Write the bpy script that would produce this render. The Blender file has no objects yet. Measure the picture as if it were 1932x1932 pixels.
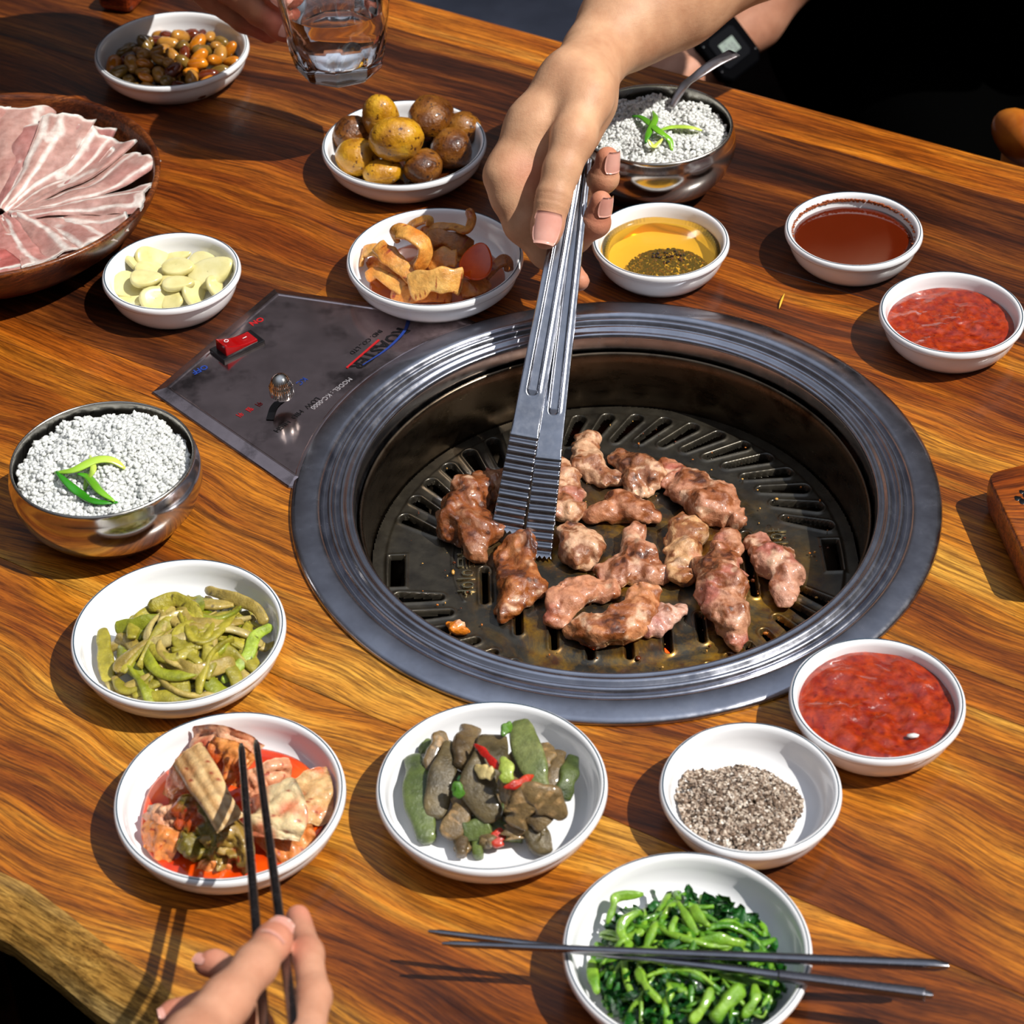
import bpy, math, random
import numpy as np
from mathutils import Matrix, Vector
S = bpy.context.scene
COL = S.collection
rng = np.random.default_rng(7)
random.seed(7)

# ------------------------------------------------------------------ camera
F_PX, PITCH, ROLL, CAM_H = 4321.0, math.radians(40.57), math.radians(-2.14), 0.899
cF = np.array([0, math.cos(PITCH), -math.sin(PITCH)])
_R = np.array([1.0, 0, 0]); _U = np.cross(_R, cF)
cR = _R*math.cos(ROLL) + _U*math.sin(ROLL)
cU = -_R*math.sin(ROLL) + _U*math.cos(ROLL)
cC = np.array([0, 0, CAM_H])
cam = bpy.data.cameras.new('camera'); camo = bpy.data.objects.new('camera', cam); COL.objects.link(camo)
M = Matrix.Identity(4)
for i in range(3):
    M[i][0] = cR[i]; M[i][1] = cU[i]; M[i][2] = -cF[i]; M[i][3] = cC[i]
camo.matrix_world = M
cam.sensor_width = 36.0; cam.lens = 36.0*F_PX/1932.0
cam.clip_start = 0.02; cam.clip_end = 60
cam.dof.use_dof = True; cam.dof.focus_distance = 1.42; cam.dof.aperture_fstop = 15.0
S.camera = camo

# ------------------------------------------------------------------ light
S.view_settings.view_transform = 'Standard'; S.view_settings.look = 'None'
S.view_settings.gamma = 1.0; S.view_settings.use_curve_mapping = False
S.view_settings.exposure = 0.0
SUN_D = np.array([0.68, -0.22, 1.0])          # direction towards the sun
sl = bpy.data.lights.new('sun', 'SUN'); so = bpy.data.objects.new('sun', sl); COL.objects.link(so)
sl.energy = 5.2; sl.angle = math.radians(0.6); sl.color = (1.0, 0.965, 0.90)
so.rotation_euler = Vector(SUN_D).to_track_quat('Z', 'Y').to_euler()
so.location = (2, -1, 3)
W = bpy.data.worlds.new('sky'); S.world = W; W.use_nodes = True
wn = W.node_tree; wn.nodes.clear()
_o = wn.nodes.new('ShaderNodeOutputWorld'); _b = wn.nodes.new('ShaderNodeBackground')
_t = wn.nodes.new('ShaderNodeTexCoord'); _s = wn.nodes.new('ShaderNodeSeparateXYZ'); _r = wn.nodes.new('ShaderNodeValToRGB')
wn.links.new(_t.outputs['Generated'], _s.inputs[0]); wn.links.new(_s.outputs['Z'], _r.inputs[0])
e = _r.color_ramp.elements
e[0].position = 0.0; e[0].color = (0.030, 0.024, 0.020, 1)
e[1].position = 1.0; e[1].color = (0.62, 0.70, 0.85, 1)
for p_, c_ in ((0.5, (0.085, 0.076, 0.076, 1)), (0.66, (0.15, 0.152, 0.170, 1)), (0.82, (0.36, 0.40, 0.48, 1))):
    x_ = e.new(p_); x_.color = c_
_b.inputs['Strength'].default_value = 1.0
wn.links.new(_r.outputs[0], _b.inputs[0]); wn.links.new(_b.outputs[0], _o.inputs[0])

# ------------------------------------------------------------------ geometry helpers
def at(u, v, z=0.0):
    d = cF + cR*((u-966.0)/F_PX) - cU*((v-966.0)/F_PX)
    return cC + d*((z-CAM_H)/d[2])
def px(z_or_pt, n=1.0):                        # metres per pixel at a world point
    p = np.asarray(z_or_pt, float)
    return float((p-cC) @ cF)/F_PX*n
def sc(c):                                     # 0-255 sRGB -> linear
    o = []
    for x in c[:3]:
        x = x/255.0
        o.append(x/12.92 if x <= 0.04045 else ((x+0.055)/1.055)**2.4)
    return tuple(o)
def c4(c): return tuple(sc(c))+(1.0,)

def hash3(ix, iy, iz, seed):
    h = (ix*374761393 + iy*668265263 + iz*2147483647 + seed*974711) & 0xffffffff
    h = ((h ^ (h >> 13))*1274126177) & 0xffffffff
    h = ((h ^ (h >> 16))*2246822519) & 0xffffffff
    return ((h ^ (h >> 15)) & 0xffff)/32767.5 - 1.0
def vnoise(P, scale=1.0, seed=0, octaves=1):
    P = np.asarray(P, float)*scale
    out = np.zeros(P.shape[:-1]); amp = 1.0; tot = 0
    for o in range(octaves):
        I = np.floor(P).astype(np.int64); f = P-I; f = f*f*(3-2*f)
        r = np.zeros(P.shape[:-1])
        for dx in (0, 1):
            for dy in (0, 1):
                for dz in (0, 1):
                    w = (f[..., 0] if dx else 1-f[..., 0])*(f[..., 1] if dy else 1-f[..., 1])*(f[..., 2] if dz else 1-f[..., 2])
                    r += w*hash3(I[..., 0]+dx, I[..., 1]+dy, I[..., 2]+dz, seed+o*17)
        out += r*amp; tot += amp; amp *= 0.5; P = P*2.03+11.3
    return out/tot

def mesh(name, V, Fq, smooth=True, cols=None):
    V = np.asarray(V, float).reshape(-1, 3)
    me = bpy.data.meshes.new(name)
    groups = [np.asarray(g, dtype=np.int64) for g in (Fq if isinstance(Fq, list) else [Fq])]
    loops = np.concatenate([g.ravel() for g in groups])
    tot = np.concatenate([np.full(len(g), g.shape[1]) for g in groups])
    start = np.concatenate([[0], np.cumsum(tot)[:-1]])
    me.vertices.add(len(V)); me.vertices.foreach_set('co', V.astype(np.float32).ravel())
    me.loops.add(len(loops)); me.loops.foreach_set('vertex_index', loops.astype(np.int32))
    me.polygons.add(len(tot)); me.polygons.foreach_set('loop_start', start.astype(np.int32))
    me.polygons.foreach_set('loop_total', tot.astype(np.int32))
    me.polygons.foreach_set('use_smooth', np.full(len(tot), bool(smooth)))
    if cols is not None:
        a = me.color_attributes.new('Col', 'FLOAT_COLOR', 'POINT')
        cc = np.ones((len(V), 4), np.float32); cc[:, :3] = cols
        a.data.foreach_set('color', cc.ravel())
    me.update(calc_edges=True); me.validate()
    return me
def wloc(o):
    l = Vector(o.location)
    return wloc(o.parent)+l if o.parent else l
def obj(name, V, Fq, mat=None, parent=None, smooth=True, cols=None, origin=None, angle=None):
    """one mesh object from world coordinates; its origin goes to the middle of its base"""
    V = np.asarray(V, float).reshape(-1, 3)
    if origin is None:
        origin = np.array([(V[:, 0].min()+V[:, 0].max())/2, (V[:, 1].min()+V[:, 1].max())/2, V[:, 2].min()])
    origin = np.asarray(origin, float)
    me = mesh(name, V-origin, Fq, smooth, cols)
    if mat is not None: me.materials.append(mat)
    if angle is not None:
        me.set_sharp_from_angle(angle=math.radians(angle))
    o = bpy.data.objects.new(name, me); COL.objects.link(o)
    if parent is not None:
        o.parent = parent; o.location = Vector(origin)-wloc(parent)
    else: o.location = Vector(origin)
    return o
def thing(name, loc, label, cat, group=None):
    o = bpy.data.objects.new(name, None); COL.objects.link(o); o.location = Vector([float(a) for a in loc])
    o.empty_display_size = 0.01
    return tag(o, label, cat, group)
def tag(o, label=None, cat=None, group=None, kind=None):
    if label: o['label'] = label
    if cat: o['category'] = cat
    if group: o['group'] = group
    if kind: o['kind'] = kind
    return o

class MB:                                      # mesh builder: gathers pieces into one mesh
    def __init__(s): s.V = []; s.F = {}; s.C = []; s.n = 0
    def add(s, V, groups, col=None):
        V = np.asarray(V, float).reshape(-1, 3)
        if isinstance(groups, np.ndarray): groups = [groups]
        for g in groups: s.F.setdefault(g.shape[1], []).append(g+s.n)
        s.V.append(V); s.n += len(V)
        if col is not None:
            c = np.asarray(col, float); s.C.append(np.broadcast_to(c, (len(V), 3)))
    def build(s, name, mat, parent=None, smooth=True, origin=None, angle=None):
        V = np.concatenate(s.V); G = [np.concatenate(x) for x in s.F.values()]
        return obj(name, V, G, mat, parent, smooth, np.concatenate(s.C) if s.C else None, origin, angle)

def grid_faces(a, b, wrap_a=False, wrap_b=False, off=0):
    i, j = np.meshgrid(np.arange(a if wrap_a else a-1), np.arange(b if wrap_b else b-1), indexing='ij')
    i2 = (i+1) % a; j2 = (j+1) % b
    return np.stack([i*b+j, i2*b+j, i2*b+j2, i*b+j2], -1).reshape(-1, 4)+off
def lathe(prof, n=96, c=(0, 0, 0), rad_mod=None):
    prof = np.asarray(prof, float); t = np.arange(n)/n*2*np.pi
    R = prof[:, 0][:, None]*np.ones(n); Z = prof[:, 1][:, None]*np.ones(n)
    if rad_mod is not None: R = R*rad_mod(t[None, :], Z)
    V = np.stack([R*np.cos(t)+c[0], R*np.sin(t)+c[1], Z+c[2]], -1).reshape(-1, 3)
    return V, grid_faces(len(prof), n, wrap_b=True)[:, ::-1].copy()
def smooth_path(P, n):
    P = np.asarray(P, float); m = len(P)
    if m == 2: return P[0]+(P[1]-P[0])*np.linspace(0, 1, n)[:, None]
    E = np.concatenate([[2*P[0]-P[1]], P, [2*P[-1]-P[-2]]])
    t = np.linspace(0, m-1-1e-9, n); i = t.astype(int); f = (t-i)[:, None]
    p0, p1, p2, p3 = E[i], E[i+1], E[i+2], E[i+3]
    return 0.5*((2*p1)+(-p0+p2)*f+(2*p0-5*p1+4*p2-p3)*f*f+(-p0+3*p1-3*p2+p3)*f**3)
def norm(v): return v/np.maximum(np.linalg.norm(v, axis=-1, keepdims=True), 1e-12)
def sweep(P, prof, up=(0, 0, 1), scale=None, twist=None, cap=True):
    """closed profile [(side, normal)] along points P"""
    P = np.asarray(P, float); prof = np.asarray(prof, float); n = len(P); k = len(prof)
    T = norm(np.gradient(P, axis=0)); up = np.broadcast_to(np.asarray(up, float), P.shape)
    Sd = norm(np.cross(T, up)); N = np.cross(Sd, T)
    if twist is not None:
        tw = np.asarray(twist)[:, None]; Sd, N = Sd*np.cos(tw)+N*np.sin(tw), -Sd*np.sin(tw)+N*np.cos(tw)
    s = np.ones((n, 2)) if scale is None else np.asarray(scale, float)
    if s.ndim == 1: s = np.stack([s, s], -1)
    V = P[:, None]+Sd[:, None]*(prof[None, :, :1]*s[:, None, :1])+N[:, None]*(prof[None, :, 1:]*s[:, None, 1:])
    V = V.reshape(-1, 3); G = [grid_faces(n, k, wrap_b=True)]
    if cap:
        G.append(np.arange(k)[None, :]); G.append(((n-1)*k+np.arange(k))[::-1][None, :].copy())
    return V, [g for g in G]
def merge_groups(G):
    d = {}
    for g in G: d.setdefault(g.shape[1], []).append(g)
    return [np.concatenate(x) for x in d.values()]
def ell(a, b, k=10, p=1.0):
    t = np.arange(k)/k*2*np.pi
    return np.stack([a*np.sign(np.cos(t))*np.abs(np.cos(t))**p, b*np.sign(np.sin(t))*np.abs(np.sin(t))**p], -1)
def tube(P, r, k=10, **kw):
    r = np.asarray(r, float)
    if r.ndim == 0: r = np.full(len(P), float(r))
    return sweep(P, ell(1, 1, k), scale=r, **kw)
def roundcaps(n, m=3):                          # radius factor that closes the two ends
    s = np.linspace(0, 1, n); e = 1.0/m*2
    return np.sqrt(np.clip(1-np.clip(1-s/(e/4), 0, 1)**2, .02, 1))*np.sqrt(np.clip(1-np.clip(1-(1-s)/(e/4), 0, 1)**2, .02, 1))
_ico = {}
def ico(sub=2):
    if sub in _ico: return _ico[sub]
    import bmesh
    bm = bmesh.new(); bmesh.ops.create_icosphere(bm, subdivisions=sub, radius=1.0)
    V = np.array([v.co[:] for v in bm.verts]); F = np.array([[v.index for v in f.verts] for f in bm.faces]); bm.free()
    _ico[sub] = (V, F); return V, F
def rot(axis, a):
    return np.array(Matrix.Rotation(a, 3, axis))
def box_vf(lo, hi):
    x0, y0, z0 = lo; x1, y1, z1 = hi
    V = np.array([[x0,y0,z0],[x1,y0,z0],[x1,y1,z0],[x0,y1,z0],[x0,y0,z1],[x1,y0,z1],[x1,y1,z1],[x0,y1,z1]], float)
    F = np.array([[0,3,2,1],[4,5,6,7],[0,1,5,4],[1,2,6,5],[2,3,7,6],[3,0,4,7]])
    return V, F
def bevel(o, w, seg=2):
    m = o.modifiers.new('bevel', 'BEVEL'); m.width = w; m.segments = seg; m.limit_method = 'ANGLE'; m.angle_limit = math.radians(35)
    return o
def sheet(fn, ns, nt, th):
    """a thin slab over fn(s, t) -> xyz, s and t in 0..1"""
    s, t = np.meshgrid(np.linspace(0, 1, ns), np.linspace(0, 1, nt), indexing='ij')
    P = fn(s, t); N = norm(np.cross(np.gradient(P, axis=0), np.gradient(P, axis=1)))
    if np.mean(N[..., 2]) < 0: N = -N; 
    e = np.minimum(np.minimum(s, 1-s)*ns/1.6, np.minimum(t, 1-t)*nt/1.6).clip(0, 1)[..., None]**.5*.8+.2
    T = P+N*th*.5*e; B = P-N*th*.5*e
    V = np.concatenate([T.reshape(-1, 3), B.reshape(-1, 3)]); n = ns*nt
    F1 = grid_faces(ns, nt); F2 = F1[:, ::-1]+n
    a = np.concatenate([np.arange(nt), np.arange(1, ns)*nt+nt-1, (ns-1)*nt+np.arange(nt-2, -1, -1), np.arange(ns-2, 0, -1)*nt])
    b = np.roll(a, -1); F3 = np.stack([a, b, b+n, a+n], -1)
    if np.cross(P[1, 0]-P[0, 0], P[0, 1]-P[0, 0]) @ N[0, 0] < 0: F1 = F1[:, ::-1]; F2 = F2[:, ::-1]; F3 = F3
    else: F3 = F3[:, ::-1]
    st = np.concatenate([np.stack([s, t], -1).reshape(-1, 2)]*2)
    return V, np.concatenate([F1, F2, F3]), st

# signed distance fields and their surface
def nets(V, lo, h):
    s = V < 0; nx, ny, nz = V.shape
    c = [(i, j, k) for i in (0, 1) for j in (0, 1) for k in (0, 1)]
    cs = [s[i:nx-1+i, j:ny-1+j, k:nz-1+k] for i, j, k in c]
    anyv = cs[0].copy(); allv = cs[0].copy()
    for q in cs[1:]: anyv |= q; allv &= q
    act = np.argwhere(anyv & ~allv)
    vals = np.stack([V[act[:, 0]+i, act[:, 1]+j, act[:, 2]+k] for i, j, k in c], -1)
    P = np.zeros((len(act), 3)); n = np.zeros(len(act))
    for a in range(8):
        for b in range(a+1, 8):
            if sum(abs(c[a][m]-c[b][m]) for m in range(3)) != 1: continue
            va, vb = vals[:, a], vals[:, b]; m = (va < 0) != (vb < 0)
            t = np.where(m, va/np.where(m, va-vb, 1), 0)[:, None]
            P += np.where(m[:, None], np.array(c[a])+t*(np.array(c[b])-np.array(c[a])), 0); n += m
    P = P/n[:, None]
    idx = -np.ones((nx-1, ny-1, nz-1), np.int64); idx[act[:, 0], act[:, 1], act[:, 2]] = np.arange(len(act))
    F = []
    for ax in range(3):
        sl0 = [slice(1, -1)]*3; sl1 = [slice(1, -1)]*3; sl0[ax] = slice(0, -1); sl1[ax] = slice(1, None)
        d = s[tuple(sl0)] != s[tuple(sl1)]
        e = np.argwhere(d); off = np.array([1, 1, 1]); off[ax] = 0; e = e+off
        inside = s[e[:, 0], e[:, 1], e[:, 2]]
        b, g = [(1, 2), (2, 0), (0, 1)][ax]
        def cell(db, dg):
            q = e.copy(); q[:, b] += db; q[:, g] += dg; return idx[q[:, 0], q[:, 1], q[:, 2]]
        q = np.stack([cell(-1, -1), cell(0, -1), cell(0, 0), cell(-1, 0)], -1)
        q[~inside] = q[~inside][:, ::-1]; F.append(q)
    F = np.concatenate(F); F = F[(F >= 0).all(1)]
    return lo+(act+P)*h, F
def relax(V, F, it=2, k=.5):
    E = np.concatenate([F[:, [0, 1]], F[:, [1, 2]], F[:, [2, 3]], F[:, [3, 0]]])
    for _ in range(it):
        A = np.zeros_like(V); n = np.zeros(len(V))
        np.add.at(A, E[:, 0], V[E[:, 1]]); np.add.at(n, E[:, 0], 1)
        V = V+(A/np.maximum(n, 1)[:, None]-V)*k
    return V
def smin(a, b, k):
    h = np.clip(0.5+0.5*(b-a)/k, 0, 1); return b+(a-b)*h-k*h*(1-h)
class Field:
    def __init__(s, lo, hi, h):
        s.lo = np.asarray(lo, float); s.h = h; s.n = np.ceil((np.asarray(hi)-s.lo)/h).astype(int)+1
        s.ax = [s.lo[i]+np.arange(s.n[i])*h for i in range(3)]
    def new(s): return np.full(tuple(s.n), 1.0, np.float32)
    def cut(s, lo, hi):
        a = np.clip(np.floor((np.asarray(lo)-s.lo)/s.h).astype(int), 0, s.n-1); b = np.clip(np.ceil((np.asarray(hi)-s.lo)/s.h).astype(int)+1, 1, s.n)
        b = np.maximum(b, a+1)
        X = np.meshgrid(*[s.ax[i][a[i]:b[i]] for i in range(3)], indexing='ij')
        return tuple(slice(a[i], b[i]) for i in range(3)), np.stack(X, -1)
    def cap(s, D, a, b, ra, rb, k=.002, m=.014, flat=None):
        a = np.asarray(a, float); b = np.asarray(b, float); r = max(ra, rb)+m
        sl_, P = s.cut(np.minimum(a, b)-r, np.maximum(a, b)+r)
        ba = b-a; h = np.clip(((P-a) @ ba)/max(ba @ ba, 1e-12), 0, 1)
        d = P-a-h[..., None]*ba
        if flat is not None:                    # flat = (axis vector, factor): thinner along the axis
            ax, f = np.asarray(flat[0], float), flat[1]; ax = ax/np.linalg.norm(ax)
            q = d @ ax; d = d+ax*(q*(1/f-1))[..., None]
            dd = (np.linalg.norm(d, axis=-1)-(ra+(rb-ra)*h))*min(1, f**.5)
        else: dd = np.linalg.norm(d, axis=-1)-(ra+(rb-ra)*h)
        D[sl_] = smin(D[sl_], dd.astype(np.float32), k)
        return D
    def surf(s, D, it=2):
        V, F = nets(D, s.lo, s.h)
        return (relax(V, F, it) if it else V), F
# ------------------------------------------------------------------ materials
def nt_new(name):
    m = bpy.data.materials.new(name); m.use_nodes = True; t = m.node_tree
    return m, t, t.nodes['Principled BSDF'], t.nodes['Material Output']
def N(t, kind, **kw):
    n = t.nodes.new(kind)
    for k, v in kw.items():
        if k.startswith('i_'): n.inputs[k[2:].replace('_', ' ')].default_value = v
        else: setattr(n, k, v)
    return n
def ramp(t, fac, stops):
    r = t.nodes.new('ShaderNodeValToRGB'); el = r.color_ramp.elements
    el[0].position, el[0].color = stops[0][0], c4(stops[0][1])
    el[1].position, el[1].color = stops[-1][0], c4(stops[-1][1])
    for p, c in stops[1:-1]:
        q = el.new(p); q.color = c4(c)
    t.links.new(fac, r.inputs[0]); return r.outputs[0]
def coords(t, scl=(1, 1, 1), rnd=True, rotz=0):
    tc = N(t, 'ShaderNodeTexCoord'); mp = N(t, 'ShaderNodeMapping'); mp.inputs['Scale'].default_value = scl
    mp.inputs['Rotation'].default_value = (0, 0, rotz)
    t.links.new(tc.outputs['Object'], mp.inputs[0])
    if rnd:
        oi = N(t, 'ShaderNodeObjectInfo'); ml = N(t, 'ShaderNodeMath', operation='MULTIPLY'); ml.inputs[1].default_value = 37.0
        t.links.new(oi.outputs['Random'], ml.inputs[0]); t.links.new(ml.outputs[0], mp.inputs['Location'])
    return mp.outputs[0]
def noise(t, vec, scale, detail=4, rough=.55, dist=0):
    n = N(t, 'ShaderNodeTexNoise'); n.inputs['Scale'].default_value = scale; n.inputs['Detail'].default_value = detail
    n.inputs['Roughness'].default_value = rough; n.inputs['Distortion'].default_value = dist
    t.links.new(vec, n.inputs['Vector']); return n.outputs['Fac']
def mixc(t, f, a, b, mode='MIX'):
    m = N(t, 'ShaderNodeMix', data_type='RGBA', blend_type=mode)
    for s_, v in ((m.inputs[0], f), (m.inputs[6], a), (m.inputs[7], b)):
        if hasattr(v, 'links'): t.links.new(v, s_)
        elif isinstance(v, (int, float)): s_.default_value = v
        else: s_.default_value = c4(v)
    return m.outputs[2]
def bump(t, B, h, strength=.3, dist=.001, prev=None):
    b = N(t, 'ShaderNodeBump'); b.inputs['Strength'].default_value = strength; b.inputs['Distance'].default_value = dist
    t.links.new(h, b.inputs['Height'])
    if prev: t.links.new(prev, b.inputs['Normal'])
    t.links.new(b.outputs[0], B.inputs['Normal']); return b.outputs[0]
def mat(name, stops=None, nscale=60, detail=4, scl=(1, 1, 1), rough=.5, metal=0, sss=0, sssc=(1, .4, .2), sssr=.003, coat=0,
        spec=.5, bmp=None, vc=False, trans=0, ior=1.45, spots=None, dist=0, emis=None, rv=0):
    m, t, B, O = nt_new(name)
    v = coords(t, scl); col = None
    if vc:
        a = N(t, 'ShaderNodeVertexColor'); a.layer_name = 'Col'; col = a.outputs[0]
        if stops:
            col = mixc(t, 1.0, col, ramp(t, noise(t, v, nscale, detail, dist=dist), stops), 'MULTIPLY')
    elif isinstance(stops, tuple): B.inputs['Base Color'].default_value = c4(stops)
    elif stops: col = ramp(t, noise(t, v, nscale, detail, dist=dist), stops)
    if spots:                                   # (scale, threshold, colour)
        sp = noise(t, v, spots[0], 3, .6)
        mr = N(t, 'ShaderNodeMapRange'); mr.inputs[1].default_value = spots[1]; mr.inputs[2].default_value = spots[1]+.06
        t.links.new(sp, mr.inputs[0])
        base = col if col is not None else stops
        col = mixc(t, mr.outputs[0], base, spots[2])
    if col is not None: t.links.new(col, B.inputs['Base Color'])
    B.inputs['Roughness'].default_value = rough; B.inputs['Metallic'].default_value = metal
    if rv:
        mr = N(t, 'ShaderNodeMapRange'); mr.inputs[1].default_value = .3; mr.inputs[2].default_value = .7
        mr.inputs[3].default_value = max(rough-rv, .02); mr.inputs[4].default_value = rough+rv
        t.links.new(noise(t, v, nscale*1.7, 5), mr.inputs[0]); t.links.new(mr.outputs[0], B.inputs['Roughness'])
    B.inputs['Specular IOR Level'].default_value = spec; B.inputs['IOR'].default_value = ior
    B.inputs['Coat Weight'].default_value = coat; B.inputs['Coat Roughness'].default_value = .08
    if sss:
        B.inputs['Subsurface Weight'].default_value = sss; B.inputs['Subsurface Radius'].default_value = sssc; B.inputs['Subsurface Scale'].default_value = sssr
    B.inputs['Transmission Weight'].default_value = trans
    if emis: B.inputs['Emission Color'].default_value = c4(emis[0]); B.inputs['Emission Strength'].default_value = emis[1]
    prev = None
    for b_ in (bmp or []):
        prev = bump(t, B, noise(t, v, b_[0], 5, .6), b_[1], b_[2], prev)
    return m

def wood(name, stops, along=2.2, across=26, fiber=.72, dark=.70, warp=.02, coat=.6, rough=.28, seed=0):
    """grain runs along local x"""
    m, t, B, O = nt_new(name)
    tc = N(t, 'ShaderNodeTexCoord'); mp = N(t, 'ShaderNodeMapping'); t.links.new(tc.outputs['Object'], mp.inputs[0])
    mp.inputs['Location'].default_value = (seed*1.7, seed*.9, seed*.31)
    wv = noise(t, mp.outputs[0], 4.5, 2, .5)
    sub = N(t, 'ShaderNodeMath', operation='SUBTRACT'); sub.inputs[1].default_value = .5; t.links.new(wv, sub.inputs[0])
    mul = N(t, 'ShaderNodeMath', operation='MULTIPLY'); mul.inputs[1].default_value = warp*3.2; t.links.new(sub.outputs[0], mul.inputs[0])
    cb = N(t, 'ShaderNodeCombineXYZ'); t.links.new(mul.outputs[0], cb.inputs[1])
    ad = N(t, 'ShaderNodeVectorMath', operation='ADD'); t.links.new(mp.outputs[0], ad.inputs[0]); t.links.new(cb.outputs[0], ad.inputs[1])
    def st(x, y):
        q = N(t, 'ShaderNodeMapping'); q.inputs['Scale'].default_value = (x, y, y); t.links.new(ad.outputs[0], q.inputs[0]); return q.outputs[0]
    big = noise(t, st(along, across), 1.0, 5, .62, .4)
    col = ramp(t, big, stops)
    streak = noise(t, st(along*2.0, across*6), 1.0, 6, .68, .25)
    s1 = ramp(t, streak, [(0.34, (84, 58, 38)), (0.50, (222, 210, 192)), (0.68, (255, 252, 244))])
    col = mixc(t, dark, col, s1, 'MULTIPLY')
    fib = noise(t, st(26, 620), 1.0, 4, .75, .1)
    f1 = ramp(t, fib, [(0.40, (88, 62, 44)), (0.60, (255, 255, 255))])
    col = mixc(t, fiber, col, f1, 'MULTIPLY')
    por = noise(t, st(120, 1500), 1.0, 2, .5)
    p1 = ramp(t, por, [(0.30, (60, 30, 15)), (0.40, (255, 255, 255))])
    col = mixc(t, .55, col, p1, 'MULTIPLY')
    t.links.new(col, B.inputs['Base Color'])
    B.inputs['Roughness'].default_value = rough+.15; B.inputs['Coat Weight'].default_value = coat; B.inputs['Coat Roughness'].default_value = .16
    B.inputs['Specular IOR Level'].default_value = .25
    pb = bump(t, B, fib, .12, .0006); bump(t, B, por, .25, .0006, pb)
    t.links.new(pb, B.inputs['Coat Normal'])
    return m

def steel(name, col=(190, 188, 190), rough=.24, scratch=(40, 1400, 40), sstr=.25, aniso=0, rv=.08, dirt=None):
    m, t, B, O = nt_new(name)
    v = coords(t, (1, 1, 1), True)
    q = N(t, 'ShaderNodeMapping'); q.inputs['Scale'].default_value = scratch; t.links.new(v, q.inputs[0])
    s_ = noise(t, q.outputs[0], 1.0, 4, .7)
    big = noise(t, v, 45, 4, .6)
    cc = ramp(t, big, [(.3, tuple(int(x*.86) for x in col)), (.7, col)])
    if dirt: 
        mr = N(t, 'ShaderNodeMapRange'); mr.inputs[1].default_value = .52; mr.inputs[2].default_value = .70; t.links.new(noise(t, v, 30, 6, .65), mr.inputs[0])
        cc = mixc(t, mr.outputs[0], cc, dirt)
    t.links.new(cc, B.inputs['Base Color']); B.inputs['Metallic'].default_value = 1
    mr = N(t, 'ShaderNodeMapRange'); mr.inputs[1].default_value = .3; mr.inputs[2].default_value = .7
    mr.inputs[3].default_value = max(.03, rough-rv); mr.inputs[4].default_value = rough+rv; t.links.new(s_, mr.inputs[0]); t.links.new(mr.outputs[0], B.inputs['Roughness'])
    bump(t, B, s_, sstr, .0002)
    return m

def liquid(name, tint, gloss=.06, fac=.0):
    """thin clear liquid: tinted see-through with a mirror coat"""
    m, t, B, O = nt_new(name); t.nodes.remove(B)
    tr = N(t, 'ShaderNodeBsdfTransparent'); tr.inputs[0].default_value = c4(tint)
    df = N(t, 'ShaderNodeBsdfDiffuse'); df.inputs[0].default_value = c4(tint)
    gl = N(t, 'ShaderNodeBsdfGlossy'); gl.inputs['Roughness'].default_value = gloss
    m1 = N(t, 'ShaderNodeMixShader'); m1.inputs[0].default_value = fac; t.links.new(tr.outputs[0], m1.inputs[1]); t.links.new(df.outputs[0], m1.inputs[2])
    fr = N(t, 'ShaderNodeFresnel'); fr.inputs[0].default_value = 1.45
    m2 = N(t, 'ShaderNodeMixShader'); t.links.new(fr.outputs[0], m2.inputs[0]); t.links.new(m1.outputs[0], m2.inputs[1]); t.links.new(gl.outputs[0], m2.inputs[2])
    t.links.new(m2.outputs[0], O.inputs[0]); return m

MT = {}
MT['porcelain'] = mat('porcelain', (238, 238, 240), rough=.18, coat=.5)
MT['rimline'] = mat('rim_line', (38, 62, 78), rough=.25)
MT['steel_bowl'] = steel('polished_steel', (205, 200, 196), .15, (1500, 30, 30), .05, rv=.05)
MT['steel_inner'] = steel('satin_steel', (190, 186, 178), .30, (30, 1200, 30), .12)
MT['steel_ring'] = steel('brushed_steel', (184, 186, 196), .22, (90, 90, 40), .02, rv=.07)
MT['spoon'] = steel('spoon_steel', (214, 210, 214), .38, (200, 200, 20), .02)
MT['steel_panel'] = steel('mirror_steel', (206, 188, 188), .15, (60, 60, 40), .03, rv=.04, dirt=(110, 100, 100))
MT['steel_tongs'] = steel('tongs_steel', (158, 160, 168), .20, (200, 200, 60), .02, rv=.05)
MT['steel_stick'] = steel('chopstick_steel', (150, 150, 156), .22, (300, 300, 20), .1)
MT['bowl_dark'] = steel('heat_stained_steel', (112, 98, 82), .30, (50, 50, 200), .05, rv=.08, dirt=(60, 44, 28))
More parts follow.
